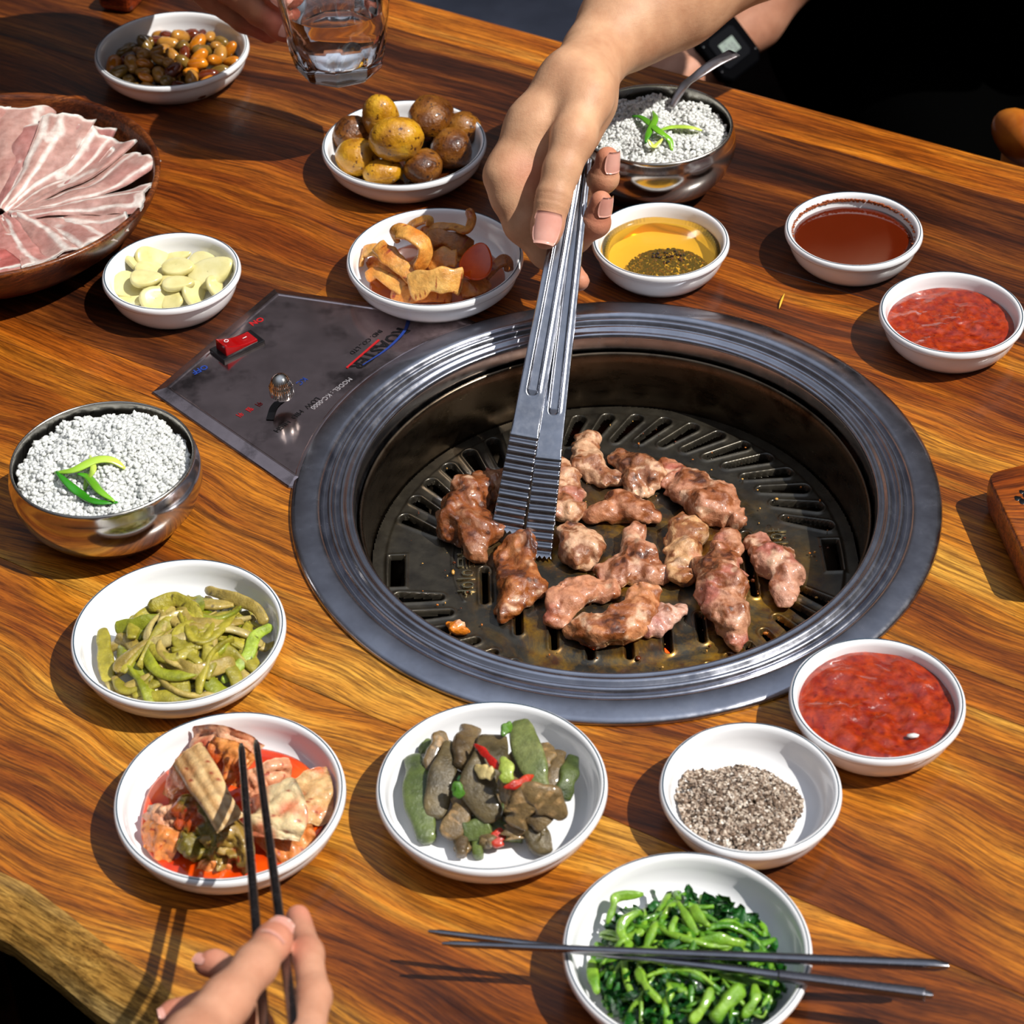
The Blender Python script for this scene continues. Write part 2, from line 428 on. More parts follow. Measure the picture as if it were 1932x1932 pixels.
def plate_mat():
    m, t, B, O = nt_new('oily_grill_plate'); v = coords(t, (1, 1, 1), False)
    base = ramp(t, noise(t, v, 60, 5, .6), [(.3, (52, 48, 42)), (.7, (84, 78, 66))])
    mr = N(t, 'ShaderNodeMapRange'); mr.inputs[1].default_value = .44; mr.inputs[2].default_value = .64; t.links.new(noise(t, v, 26, 7, .7, .6), mr.inputs[0])
    gr = N(t, 'ShaderNodeTexGradient', gradient_type='SPHERICAL'); q = N(t, 'ShaderNodeMapping'); q.inputs['Scale'].default_value = (8.5, 8.5, 8.5); q.inputs['Location'].default_value = (-.15, .3, 0)
    tc = N(t, 'ShaderNodeTexCoord'); t.links.new(tc.outputs['Object'], q.inputs[0]); t.links.new(q.outputs[0], gr.inputs[0])
    g2 = N(t, 'ShaderNodeMapRange'); g2.inputs[1].default_value = .0; g2.inputs[2].default_value = .35; t.links.new(gr.outputs['Fac'], g2.inputs[0])
    ml = N(t, 'ShaderNodeMath', operation='MULTIPLY'); t.links.new(mr.outputs[0], ml.inputs[0]); t.links.new(g2.outputs[0], ml.inputs[1])
    oil = ramp(t, noise(t, v, 70, 4, .6), [(.35, (110, 56, 10)), (.52, (176, 128, 30)), (.7, (140, 116, 60))])
    t.links.new(mixc(t, ml.outputs[0], base, oil), B.inputs['Base Color'])
    B.inputs['Metallic'].default_value = .75; B.inputs['Coat Weight'].default_value = .5; B.inputs['Coat Roughness'].default_value = .12
    r2 = N(t, 'ShaderNodeMapRange'); r2.inputs[1].default_value = .3; r2.inputs[2].default_value = .7; r2.inputs[3].default_value = .22; r2.inputs[4].default_value = .5
    t.links.new(noise(t, v, 90, 5, .7), r2.inputs[0]); t.links.new(r2.outputs[0], B.inputs['Roughness'])
    bump(t, B, noise(t, v, 500, 4, .6), .12, .0004)
    return m
MT['plate'] = plate_mat()
MT['black'] = mat('black_plastic', (12, 12, 14), rough=.3)
MT['floor'] = mat('dark_floor', [(.3, (1, 1, 1)), (.7, (3, 2, 2))], 8, rough=1, spec=0)
MT['black_cloth'] = mat('black_cloth', (3, 3, 3), rough=1, spec=0)
MT['grey_cloth'] = mat('grey_cloth', [(.3, (82, 84, 94)), (.7, (108, 110, 122))], 12, rough=.9, bmp=[(600, .3, .001)])
MT['skin'] = mat('skin', [(.3, (222, 205, 195)), (.7, (255, 250, 245))], 45, vc=True, rough=.50, sss=.14, sssc=(1, .45, .28), sssr=.003, spec=.38,
                 bmp=[(420, .30, .0008), (1300, .30, .0005)])
MT['nail'] = mat('fingernail', [(.3, (214, 150, 134)), (.7, (230, 172, 156))], 60, rough=.22, coat=.4, sss=.1, sssr=.002)
MT['meat'] = mat('grilled_meat', [(.25, (205, 185, 170)), (.6, (255, 255, 255))], 260, 5, vc=True, rough=.34, sss=.04, sssc=(1, .4, .25), sssr=.002, coat=.8, bmp=[(300, .5, .0018), (900, .3, .0006)], rv=.18)
MT['rice'] = mat('cooked_rice', [(.3, (214, 216, 212)), (.7, (232, 233, 228))], 300, rough=.42, sss=.5, sssc=(1, .97, .9), sssr=.004, coat=.08)
MT['vcol'] = mat('glossy_food', [(.3, (215, 215, 210)), (.65, (255, 255, 255))], 220, vc=True, rough=.28, sss=.15, sssc=(1, .6, .3), sssr=.002, coat=.3, bmp=[(500, .3, .0008)], rv=.1)
MT['vwet'] = mat('wet_food', [(.3, (205, 205, 205)), (.65, (255, 255, 255))], 200, vc=True, rough=.30, sss=.2, sssc=(1, .6, .3), sssr=.002, coat=.35, bmp=[(380, .5, .0016), (1200, .3, .0006)], rv=.14)
MT['vdry'] = mat('dry_food', [(.3, (215, 215, 215)), (.65, (255, 255, 255))], 400, vc=True, rough=.6)
# ------------------------------------------------------------------ setting and table
TE = np.array([0.8425, -0.5387]); TN = np.array([0.5387, 0.8425]); TANG = math.atan2(TE[1], TE[0])
GC = np.array([0.0625, 1.064])                 # middle of the grill
def tpos(e, n, z=0.0): return np.array([*(TE*e+TN*n), z])
V, F = box_vf((-4, -2.5, -0.80), (4, 6.5, -0.745)); fl = obj('floor', V, F, MT['floor'], smooth=False); tag(fl, kind='structure')

O_, D_ = [(.29, (80, 36, 10)), (.43, (158, 84, 18)), (.54, (210, 132, 34)), (.68, (240, 184, 76))], [(.31, (38, 16, 7)), (.46, (88, 42, 15)), (.58, (146, 80, 26)), (.72, (196, 124, 46))]
R_ = [(.29, (66, 28, 9)), (.44, (140, 68, 15)), (.56, (192, 110, 26)), (.70, (230, 160, 54))]
G_ = [(.28, (96, 48, 14)), (.45, (164, 94, 24)), (.58, (206, 132, 38)), (.74, (240, 182, 78))]
L_ = [(.28, (120, 56, 12)), (.45, (186, 100, 22)), (.6, (222, 134, 36)), (.76, (242, 178, 80))]
planks = [  # n0, n1, e0, e1, stops, seed, warp
    (None, .700, -1.75, 1.1, O_, 3, .030, 2.4, 17), (.700, .868, -1.75, 1.1, O_, 8, .024, 2.6, 15), (.868, .893, -1.75, -.795, L_, 5, .01, 3, 30),
    (.868, .893, -.795, 1.1, R_, 6, .02, 2.2, 22), (.893, 1.033, -1.75, -.80, D_, 12, .01, 2, 24), (.893, 1.033, -.80, 1.1, O_, 14, .02, 2.2, 22),
    (1.033, 1.190, -1.75, 1.1, R_, 21, .02, 2.0, 24), (1.190, 1.349, -1.75, 1.1, D_, 27, .014, 2.0, 26), (1.349, 1.397, -1.75, 1.1, L_, 33, .008, 3.2, 40)]
TT = 0.036
table = thing('dining_table', (*(TE*0+TN*.95), -0.745), 'long varnished reddish brown hardwood plank table with a sunken grill', 'table')
EDGE_P = [at(*q)[:2] for q in ((0, 1654), (53, 1674), (141, 1741), (230, 1815), (282, 1847), (339, 1882))]
EDGE_E = [-1.75, -1.2, -.9, -.75]+[float(q @ TE) for q in EDGE_P]+[-.40, -.2, .1, .4, 1.1]; EDGE_N = [.50, .505, .515, .512]+[float(q @ TN) for q in EDGE_P]+[.440, .432, .44, .43, .44]
def edge_n(e):                                  # wavy front edge of the slab
    return np.interp(e, EDGE_E, EDGE_N)
cutm = bpy.data.meshes.new('cut'); 
Vc, Fc = lathe([(0, -.2), (.172, -.2), (.172, .1), (0, .1)], 128, (GC[0], GC[1], 0))
cut_o = obj('cut', Vc, Fc, smooth=False)
def bake(o):
    dg = bpy.context.evaluated_depsgraph_get(); me = bpy.data.meshes.new_from_object(o.evaluated_get(dg)); o.modifiers.clear(); o.data = me
for k, (n0, n1, e0, e1, stp, seed, warp, al, ac) in enumerate(planks):
    m = wood('varnished_wood', stp, al, ac, warp=warp, seed=seed)
    ne = 90; ee = np.linspace(e0, e1, ne); g = .00018
    a = np.full(ne, n0+g) if n0 is not None else edge_n(ee)
    b = np.full(ne, n1-g)
    if n0 is None:                              # sloping sapwood edge under the rim
        prof = [(a+.0, -.0010), (a-.003, -.003), (a-.014, -.014), (a-.020, -.024), (a-.019, -TT)]
    else: prof = [(a, -.0003), (a, -TT)]
    if k == len(planks)-1: back = [(b, -TT), (b+.004, -.02), (b+.003, -.006), (b, -.002)]
    else: back = [(b, -TT), (b, -.0003)]
    inn = [(a+.0015 if n0 is None else a+.0004, 0*ee), (b-(.004 if k == len(planks)-1 else .0004), 0*ee)]
    rows = [inn[0]]+prof+back+[inn[1]]
    o_ = np.array([*(TE*(e0+e1)/2+TN*((b[0]+a.mean())/2)), 0])
    Vs = []
    for nn, zz in rows:
        Vs.append(np.stack([ee-(e0+e1)/2, nn-(b[0]+a.mean())/2, np.broadcast_to(zz, ee.shape)], -1))
    Vs = np.stack(Vs, 1).reshape(-1, 3); kk = len(rows)
    G = [grid_faces(ne, kk, wrap_b=True)[:, ::-1].copy(), np.arange(kk)[::-1][None, :].copy(), ((ne-1)*kk+np.arange(kk))[None, :]]
    o = obj('plank', Vs, G, m, smooth=False, origin=(0, 0, 0)); o.rotation_euler = (0, 0, TANG); o.location = Vector(o_)
    bpy.context.view_layer.update()
    md = o.modifiers.new('b', 'BOOLEAN'); md.operation = 'DIFFERENCE'; md.object = cut_o; md.solver = 'EXACT'
    bake(o); o.parent = table; o.location = Vector(o_)-table.location
    if n0 is None:
        sap = wood('pale_sapwood', [(.28, (186, 130, 60)), (.45, (226, 174, 86)), (.6, (240, 200, 120)), (.75, (248, 216, 150))], 3, 30, warp=.01, seed=40)
        o.data.materials.append(sap)
        for p in o.data.polygons:
            if p.normal.y < -.25 and p.center.z > -TT+.0005: p.material_index = 1
    if k == 2: tag(o, 'narrow pale orange strip')
bpy.data.objects.remove(cut_o)
MT['leg'] = wood('table_leg_wood', D_, 2, 20, seed=50)
for e_, n_ in ((-.85, .60), (.95, .52), (-.85, 1.30), (.95, 1.30)):
    V, F = box_vf((-.035, -.035, 0), (.035, .035, .708)); o = obj('leg', V+tpos(e_, n_, -.745), F, MT['leg'], table, smooth=False)
# a splinter and little knots on the wood
P = smooth_path([at(1470, 582, .0012), at(1474, 568, .0022), at(1480, 554, .0012)], 8)
o = obj('wood_splinter', *tube(P, .0008*np.sin(np.linspace(.3, 2.9, 8)), 6), mat('straw', (222, 176, 60), rough=.5)); tag(o, 'tiny yellow splinter lying on the table above the grill', 'splinter')

# ------------------------------------------------------------------ grill
grill = thing('table_grill', (GC[0], GC[1], -.09), 'round stainless steel barbecue grill sunk into the table', 'grill')
gc3 = (GC[0], GC[1], 0.0)
ring = [(.1690, -.006), (.1945, .0000), (.1968, .0006), (.1970, .0016), (.1962, .0030), (.1935, .0040), (.1820, .0050), (.1795, .0046), (.1782, .0030), (.1772, .0012), (.1758, .0010), (.1750, .0030),
        (.1740, .0052), (.1725, .0060), (.1712, .0052), (.1704, .0030), (.1694, .0020), (.1682, .0026), (.1670, .0044), (.1655, .0052), (.1640, .0046), (.1630, .0034), (.1618, .0030),
        (.1604, .0036), (.1592, .0038), (.1582, .0028), (.1577, .0006), (.1575, -.006), (.1573, -.014), (.1585, -.014), (.1600, -.004), (.1690, -.006)]
V, F = lathe(ring, 240, gc3); obj('outer_ring', V, F, MT['steel_ring'], grill)
bowl = [(.1560, -.016), (.1563, -.0105), (.1556, -.0086), (.1546, -.0084), (.1536, -.0100), (.1530, -.016), (.1524, -.030), (.1520, -.046), (.1518, -.060), (.1500, -.074), (.140, -.086), (.10, -.09), (0.001, -.09),
        (.001, -.091), (.10, -.091), (.141, -.087), (.1512, -.075), (.153, -.060), (.1545, -.03)]
V, F = lathe(bowl, 200, gc3); obj('grill_bowl', V, F, MT['bowl_dark'], grill)
# plate: a height field with real slots
PZ = -.050; RP = .1512
slots = []
for a in np.arange(14.2, 172, 8.02): slots.append(('s', a))
for a in np.arange(-18.4, -166, -7.6): slots.append(('s', a))
hp = .0007; ng = int(2*RP/hp)+1; ax_ = np.linspace(-RP, RP, ng); X, Y = np.meshgrid(ax_, ax_, indexing='ij'); Rr = np.hypot(X, Y)
D = np.full(X.shape, 1.0)
def seg(ax, ay, bx, by, ra, rb):
    h = np.clip(((X-ax)*(bx-ax)+(Y-ay)*(by-ay))/((bx-ax)**2+(by-ay)**2), 0, 1)
    return np.hypot(X-ax-h*(bx-ax), Y-ay-h*(by-ay))-(ra+(rb-ra)*h)
for k_, a in slots:
    sg = 1 if (a > 0 and a < 125) else (-1 if (a >= 125) else 1)
    a0, a1 = math.radians(a), math.radians(a-6 if a < 112 and a > 0 else (a-4 if a > 0 else a-3.5))
    D = np.minimum(D, seg(.1135*math.cos(a0), .1135*math.sin(a0), .1365*math.cos(a1), .1365*math.sin(a1), .0024, .0041))
for sx in (-1, 1):
    q = np.maximum(np.abs(X-sx*.1352)-.0043, np.abs(Y+.008)-.0135)-.0004; D = np.minimum(D, q)
for x_, y0, y1 in [(-.081, -.012, -.040), (-.0612, -.048, -.068), (-.0404, -.064, -.082), (-.0193, -.075, -.091), (.0038, -.072, -.092), (.027, -.067, -.088), (.0480, -.060, -.080), (.0665, -.046, -.066), (.083, .012, -.042),
                   (-.081, .012, .036), (-.0612, .050, .068), (-.0404, .064, .082), (-.0193, .075, .091), (.0038, .075, .092), (.027, .070, .088), (.0480, .062, .080), (.0665, .048, .066)]:
    D = np.minimum(D, seg(x_, y0, x_, y1, .0024, .0024))
sm = lambda x: np.clip(x, 0, 1)**2*(3-2*np.clip(x, 0, 1))
Z = PZ+.0016*sm((.100-Rr)/.010)-.0010*sm((Rr-.1415)/.0020)+.0008*np.exp(-((D-.0013)/.0011)**2)-.0035*sm((.0004-D)/.0009)
Z += .0008*np.exp(-((np.hypot(X, Y*1.0)-.1008)/.0008)**2)*(np.abs(Y+.008) < .03)*(np.abs(X) > .08)
Fg = grid_faces(ng, ng); cD = D.ravel()[Fg].max(1); cR_ = Rr.ravel()[Fg].max(1)
keep = (cD > -.0002) & (cR_ < RP); Fg = Fg[keep]
used = np.unique(Fg); remap = -np.ones(ng*ng, int); remap[used] = np.arange(len(used))
V = np.stack([X+GC[0], Y+GC[1], Z], -1).reshape(-1, 3)[used]; Fg = remap[Fg]
po = obj('grill_plate', V, Fg, MT['plate'], grill, origin=(GC[0], GC[1], PZ)); tag(po, 'dark slotted grill plate filmed with yellow oil')
def txt(name, body, size, loc, rz, m, parent, ext=.0003, shear=0, z=None, tilt=None, bold=0):
    cu = bpy.data.curves.new(name, 'FONT'); cu.body = body; cu.size = size; cu.extrude = ext; cu.shear = shear; cu.offset = bold
    cu.align_x = 'CENTER'; cu.align_y = 'CENTER'; cu.resolution_u = 2
    t_ = bpy.data.objects.new('t', cu); COL.objects.link(t_); bpy.context.view_layer.update()
    me = bpy.data.meshes.new_from_object(t_.evaluated_get(bpy.context.evaluated_depsgraph_get())); bpy.data.objects.remove(t_)
    me.name = name; me.materials.clear(); me.materials.append(m)
    o = bpy.data.objects.new(name, me); COL.objects.link(o); o.parent = parent
    o.location = Vector([float(a) for a in loc])-(wloc(parent) if parent else Vector()); o.rotation_euler = tilt if tilt is not None else (0, 0, rz)
    return o
MT['emboss'] = steel('embossed_steel', (196, 186, 150), .25)
txt('embossed_letters', '최듬이야', .0125, (GC[0]-.093, GC[1]-.010, PZ+.0014), -math.pi/2, MT['emboss'], grill, .0007)
txt('embossed_letters', '최듬이야', .0125, (GC[0]+.104, GC[1]-.006, PZ+.0014), math.pi/2, MT['emboss'], grill, .0007)
V, F = lathe([(0.001, -.080), (.13, -.080), (.135, -.076), (.13, -.073), (0.001, -.072)], 48, gc3)
obj('burner', V, F, mat('burner_mesh', [(.4, (10, 9, 8)), (.62, (42, 38, 34))], 500, rough=.9), grill)
MT['ember'] = mat('glowing_ember', (120, 20, 6), emis=((255, 70, 20), 3.0))
for q in ((-.0193, -.090), (.026, -.078)):
    V, F = ico(1); obj('ember', V*np.array([.004, .005, .003])+np.array([GC[0]+q[0], GC[1]+q[1]+.008, -.0700]), F, MT['ember'], grill)

# control panel beside the ring
pts = [np.array([-.2300, 1.1810]), np.array([-.1365, 1.0800])]
for a in np.linspace(176, 112, 14): pts.append(GC+.187*np.array([math.cos(math.radians(a)), math.sin(math.radians(a))]))
pts += [np.array([-.030, 1.2530]), np.array([-.1570, 1.2925])]
pts = np.array(pts); n_ = len(pts)
def inset(P, d):
    o = []
    for i in range(len(P)):
        a, b, c = P[i-1], P[i], P[(i+1) % len(P)]
        n1 = np.array([-(b-a)[1], (b-a)[0]]); n1 = n1/np.linalg.norm(n1); n2 = np.array([-(c-b)[1], (c-b)[0]]); n2 = n2/np.linalg.norm(n2)
        o.append(b+(n1+n2)*d/(1+n1 @ n2))
    return np.array(o)
loopsP = [(pts, -.0005), (pts, .0008), (inset(pts, .0008), .0016), (inset(pts, .0078), .0040), (inset(pts, .0090), .0040), (inset(pts, .0098), .0034)]
V = np.concatenate([np.column_stack([p, np.full(n_, z)]) for p, z in loopsP]); kk = len(loopsP)
F = grid_faces(kk, n_, wrap_b=True)[:, ::-1].copy()
from mathutils.geometry import tessellate_polygon
top = [Vector((*p, 0)) for p in loopsP[-1][0]]
T = np.array(tessellate_polygon([top]))+(kk-1)*n_
T = np.array([t if np.cross(V[t[1]]-V[t[0]], V[t[2]]-V[t[0]])[2] > 0 else t[::-1] for t in T])
panel = obj('control_panel', V, [F, T], MT['steel_panel'], grill, smooth=False)
tag(panel, 'mirror polished control panel plate')
red = mat('red_print', (170, 22, 26), rough=.4); blue = mat('blue_print', (30, 56, 130), rough=.4); blk = mat('black_print', (14, 12, 14), rough=.4); gry = mat('grey_print', (150, 146, 150), rough=.5)
ZP = .0036
s0, s1 = at(398, 672, ZP), at(490, 628, ZP)      # switch axis
sd = norm(s1-s0); ssd = np.array([-sd[1], sd[0], 0]); sc_ = at(448, 655, ZP)
def obox(c, a, b, ha, hb, z0, z1):
    V, F = box_vf((-ha, -hb, z0), (ha, hb, z1)); return np.stack([V[:, 0]*a[0]+V[:, 1]*b[0]+c[0], V[:, 0]*a[1]+V[:, 1]*b[1]+c[1], V[:, 2]], -1), F
sw = bevel(obj('switch_housing', *obox(sc_, sd, ssd, .0165, .0085, ZP-.001, ZP+.0022), MT['black'], panel, smooth=False), .0006)
q = np.linspace(-1, 1, 9); zt = ZP+.0048+.0040*(q**2)*.5-.0030*q
Vr = []
for i_, t_ in enumerate(q):
    for w_, z_ in ((-1, ZP+.001), (1, ZP+.001), (1, zt[i_]), (-1, zt[i_])): Vr.append(sc_+sd*t_*.0125+ssd*w_*.0062*(1-.06*(z_ > ZP+.002)) + np.array([0, 0, z_-ZP]))
G = [grid_faces(9, 4, wrap_b=True)[:, ::-1].copy(), np.array([[3, 2, 1, 0]]), np.array([[32, 33, 34, 35]])]
MT['redglow'] = mat('red_rocker', (150, 4, 8), rough=.12, coat=.8, sss=.3, sssc=(1, .05, .02), sssr=.004)
rk = bevel(obj('rocker', Vr, merge_groups(G), MT['redglow'], panel, smooth=False), .0005)
MT['white'] = mat('white_print', (230, 225, 225), rough=.5)
srz = math.atan2(sd[1], sd[0])
txt('rocker_mark', 'O', .0045, sc_+sd*-.0075+np.array([0, 0, .0090]), srz+math.pi/2, MT['white'], panel, .0001)
txt('rocker_mark', 'I', .0045, sc_+sd*.0065+np.array([0, 0, .0048]), srz+math.pi/2, MT['white'], panel, .0001)
txt('printed_letters', 'ON', .0065, at(484, 606, ZP), srz+math.pi, red, panel, .00008, bold=.0002)
txt('printed_letters', 'OFF', .0065, at(377, 697, ZP), srz+math.pi, blue, panel, .00008, bold=.0002)
kb = at(535, 768, ZP)
MT['knob'] = steel('knob_steel', (212, 208, 200), .16, (10, 10, 10), .02)
kn = np.stack([np.array(x) for x in [(0.0001, .008), (.0052, .008), (.0066, .0086), (.0068, .0094), (.0068, .0150), (.0062, .0158), (.0060, .0166), (.0052, .0192), (.0036, .0212), (.0018, .0222), (.0001, .0224)]])
kn = kn*1.15; V, F = lathe(kn, 120, kb, rad_mod=lambda t, Z: 1-.08*(np.cos(t*30) > .1)*((Z-kb[2] > .0106) & (Z-kb[2] < .0175)))
obj('knob', V, F, MT['knob'], panel, angle=40)
P = smooth_path([kb+np.array([0, 0, .001]), kb+np.array([0, 0, .009])], 5); obj('knob_stem', *tube(P, .0028, 12), MT['black'], panel)
P = smooth_path([at(509, 792, ZP+.0002), at(517, 768, ZP+.0002), at(534, 752, ZP+.0002)], 12); obj('lever_slot', *sweep(P, [(-.0024, -.0001), (.0024, -.0001), (.0024, .0002), (-.0024, .0002)]), MT['black'], panel, smooth=False)
# lettering that reads from the far side of the table
l0, l1 = at(652, 698, ZP), at(768, 608, ZP); ld = norm(l1-l0); lrz = math.atan2(ld[1], ld[0])+math.pi
txt('printed_letters', 'ROASTER', .0125, at(713, 658, ZP), lrz, blk, panel, .00008, shear=-.25, bold=.0003)
P = smooth_path([at(654, 694, ZP+.0001), at(715, 641, ZP+.0001)], 8); obj('red_rule', *sweep(P, [(-.0007, -.0001), (.0007, -.0001), (.0007, .0002), (-.0007, .0002)]), red, panel, smooth=False)
P = smooth_path([at(684, 689, ZP+.0001), at(730, 658, ZP+.0001), at(762, 626, ZP+.0001), at(772, 600, ZP+.0001)], 16); obj('blue_swoosh', *sweep(P, [(-.001, -.0001), (.001, -.0001), (.001, .0002), (-.001, .0002)], scale=np.stack([np.linspace(.3, 1.3, 16), np.ones(16)], -1)), blue, panel, smooth=False)
txt('printed_letters', 'MODEL : KC-0000', .0050, at(625, 742, ZP), lrz, gry, panel, .00008)
txt('printed_letters', 'IND. CO., LTD', .0050, at(690, 645, ZP), lrz, blk, panel, .00008)
txt('printed_letters', 'LOW  MID  HIGH', .0055, at(560, 782, ZP), lrz, blk, panel, .00008)
txt('printed_mark', 'KC', .0060, at(569, 719, ZP), lrz, blue, panel, .00008)
for i_ in range(3): txt('printed_letters', '위험'[i_ % 2], .005, at(452+i_*18, 782-i_*10, ZP), lrz, red, panel, .00008)

# ------------------------------------------------------------------ dishes
RL, RS = .0600, .0469
def dish(x, y, r, label, kind='small'):
    rf = r*(.75 if r > .05 else .68)
    k = 1.28 if r > .05 else 1.0
    p = [(0.0001, .0016), (r-.0160*k, .0016), (r-.0150*k, .0002), (r-.0136*k, 0), (r-.0124*k, .0007), (r-.0092*k, .0038), (r-.0062*k, .0074), (r-.0044, .0112), (r-.0030, .0155), (r-.0024, .0190), (r-.0025, .0196), (r-.0006, .0203), (r, .0218),
         (r-.0004, .0240), (r-.0014, .0250), (r-.0026, .0251), (r-.0038, .0244), (r-.0048, .0222), (r-.0056, .0180), (r-.0068, .0120), (r-.0098, .0075), (r-.0150, .0050), (r-.0220, .0042), (.010, .0040), (.0001, .0040)]
    t = thing('round_dish', (x, y, 0), label, 'dish', 'white dishes with a thin dark rim line')
    V, F = lathe(p, 128, (x, y, 0)); obj('bowl', V, F, MT['porcelain'], t)
    V, F = lathe([(r-.00245, .02500), (r-.0021, .02535), (r-.00165, .02525)], 128, (x, y, 0)); obj('rim_line', V, F, MT['rimline'], t)
    return t
DC = dict(peanut=(-.2501, 1.588), garlic=(-.2235, 1.2844), potato=(-.0682, 1.4374), ribbon=(-.0457, 1.2901), oil=(.1078, 1.3000), brown=(.2398, 1.3044), red=(.2895, 1.2038),
          pepper=(-.1882, .9311), kimchi=(-.1509, .8061), egg=(-.0157, .8068), salt=(.1170, .7977), chili=(.1908, .8579), greens=(.0761, .6966))
for k_, l_, r_ in (('peanut', 'white dish of soy-braised peanuts at the far left', RL), ('garlic', 'small white dish holding sliced raw garlic', RS), ('potato', 'white dish of glazed baby potatoes', RL),
                   ('ribbon', 'white dish of orange seasoned radish ribbons', RL), ('oil', 'small white dish of sesame oil with pepper', RS), ('brown', 'small white dish of thin brown sauce', RS),
                   ('red', 'small white dish of red paste at the right edge', RS), ('pepper', 'white dish of olive green vegetable strips', RL), ('kimchi', 'white dish of kimchi under the chopsticks', RL),
                   ('egg', 'white dish of steamed eggplant with red chili', RL), ('salt', 'small white dish of salt and pepper', RS), ('chili', 'small white dish of red chili sauce beside the grill ring', RS),
                   ('greens', 'white dish of bright green stems with chopsticks across it', RL)):
    dish(*DC[k_], r_, l_)
def fit(V):
    """keep food inside the dish it lies in"""
    V = np.array(V, float); m = V.mean(0)[:2]; k_ = min(DC, key=lambda n: np.hypot(*(np.array(DC[n])-m))); c = np.array(DC[k_])
    R = (RL if k_ in ('peanut', 'potato', 'ribbon', 'pepper', 'kimchi', 'egg', 'greens') else RS)-.0070
    d = np.hypot(V[:, 0]-c[0], V[:, 1]-c[1]); s = np.where((d > R) & (V[:, 2] < .028), R/np.maximum(d, 1e-6), 1)
    V[:, 0] = c[0]+(V[:, 0]-c[0])*s; V[:, 1] = c[1]+(V[:, 1]-c[1])*s; d = d*s
    zm = .0045+.0085*np.clip((d-(R-.0155))/.0140, 0, 1)**2; V[:, 2] = np.maximum(V[:, 2], zm+.15*(V[:, 2]-zm).clip(-.004, 0)+.0003)
    return V
def pool(name, c, r, z, m, lab, cat, amp=.0, sc_n=120, depth=.004, seed=1, cols=None, nr=40, ns=96, lump=0, kind='stuff'):
    rr = np.linspace(0.0005, 1, nr)*r; tt = np.arange(ns)/ns*2*np.pi
    R2, T2 = np.meshgrid(rr, tt, indexing='ij'); wob = 1+.015*np.sin(T2*3+seed)+.01*np.sin(T2*7+2*seed)
    x = c[0]+R2*wob*np.cos(T2); y = c[1]+R2*wob*np.sin(T2)
    P = np.stack([x, y, 0*x], -1); fade = np.clip((r-R2)/(.12*r), 0, 1)
    zz = z+amp*vnoise(P, sc_n, seed, 3)*fade+lump*np.clip(vnoise(P, sc_n*.35, seed+5, 2), 0, 1)*fade-.0006*(1-fade)**2
    top = np.stack([x, y, zz], -1).reshape(-1, 3); bot = np.array([[c[0]+.86*(q[0]-c[0]), c[1]+.86*(q[1]-c[1]), z-depth] for q in top[-ns:]])
    V = np.concatenate([top, bot]); F = grid_faces(nr+1, ns, wrap_b=True)
    cc = None if cols is None else cols(V)
    o = obj(name, V, F, m, cols=cc); return tag(o, lab, cat, kind=kind)
# ------------------------------------------------------------------ sauces
def c_mix(a, b, f): return np.array(sc(a))[None]*(1-f[:, None])+np.array(sc(b))[None]*f[:, None]
def redcol(V):
    f = np.clip(vnoise(V, 320, 3, 3)*.9+.5, 0, 1); c = c_mix((138, 26, 3), (184, 62, 6), f)
    sp = vnoise(V, 900, 9, 1) > .78; c[sp] = np.array(sc((110, 20, 6))); return c
MT['paste'] = mat('chili_paste', [(.3, (200, 190, 185)), (.7, (255, 255, 255))], 300, vc=True, rough=.16, coat=.8, bmp=[(130, .35, .004), (420, .25, .0012)])
pool('red_sauce', DC['red'], .0418, .0155, MT['paste'], 'thick red chili paste in the dish at the right edge', 'sauce', .0016, 150, seed=4, cols=redcol, lump=.0020)
pool('red_sauce', DC['chili'], .0432, .0185, MT['paste'], 'glossy red chili sauce in the dish beside the grill ring', 'sauce', .0022, 110, seed=9, cols=redcol, lump=.0026)
V, F = ico(1); o = obj('sesame_seed', V*np.array([.0038, .0018, .0012])+at(1722, 1388, .0205), F, MT['rice']); tag(o, 'pale seed floating on the glossy red chili sauce', 'seed')
pool('brown_sauce', DC['brown'], .0412, .0165, mat('thin_brown_sauce', (84, 24, 6), rough=.06, coat=1, sss=.1, sssc=(1, .2, .05), sssr=.004, bmp=[(60, .05, .001)]), 'smooth reddish brown sauce with a still surface', 'sauce')
mb = MB()
for k in range(520):                            # dried sauce ring on the far inner wall
    a = rng.normal(1.65, .75); hgt = rng.normal(.0208, .0006); r = .0413
    V, F = ico(0) if False else ico(1); s_ = rng.uniform(.0003, .0009)
    mb.add(V*np.array([s_*1.6, s_*.9, s_*.5])+np.array([DC['brown'][0]+r*math.cos(a), DC['brown'][1]+r*math.sin(a), hgt]), F)
o = mb.build('sauce_stain', mat('dried_sauce', (150, 70, 20), rough=.5)); tag(o, 'dried brown sauce smear above the sauce level', 'stain', kind='stuff')
pool('sesame_oil', DC['oil'], .0405, .0170, liquid('clear_oil', (246, 212, 112), .04, .08), 'clear yellow sesame oil in the small white dish', 'oil', 0, depth=.0125)
mb = MB()
for k in range(1100):
    a = rng.uniform(0, 2*np.pi); q = rng.random()**.5; c0 = np.array([DC['oil'][0]+.004, DC['oil'][1]-.010])
    x, y = c0[0]+math.cos(a)*q*.027, c0[1]+math.sin(a)*q*.021
    if math.hypot(x-DC['oil'][0], y-DC['oil'][1]) > .036: continue
    z = .0075+.0098*(1-q**2)*rng.uniform(.4, 1.05)+.001
    V, F = ico(1); s_ = rng.uniform(.0005, .0012); c = [(36, 20, 8), (70, 38, 12), (120, 72, 24), (20, 12, 6)][rng.integers(4)]
    mb.add(V*rng.uniform(.6, 1.3, 3)*s_+np.array([x, y, z]), F, sc(c))
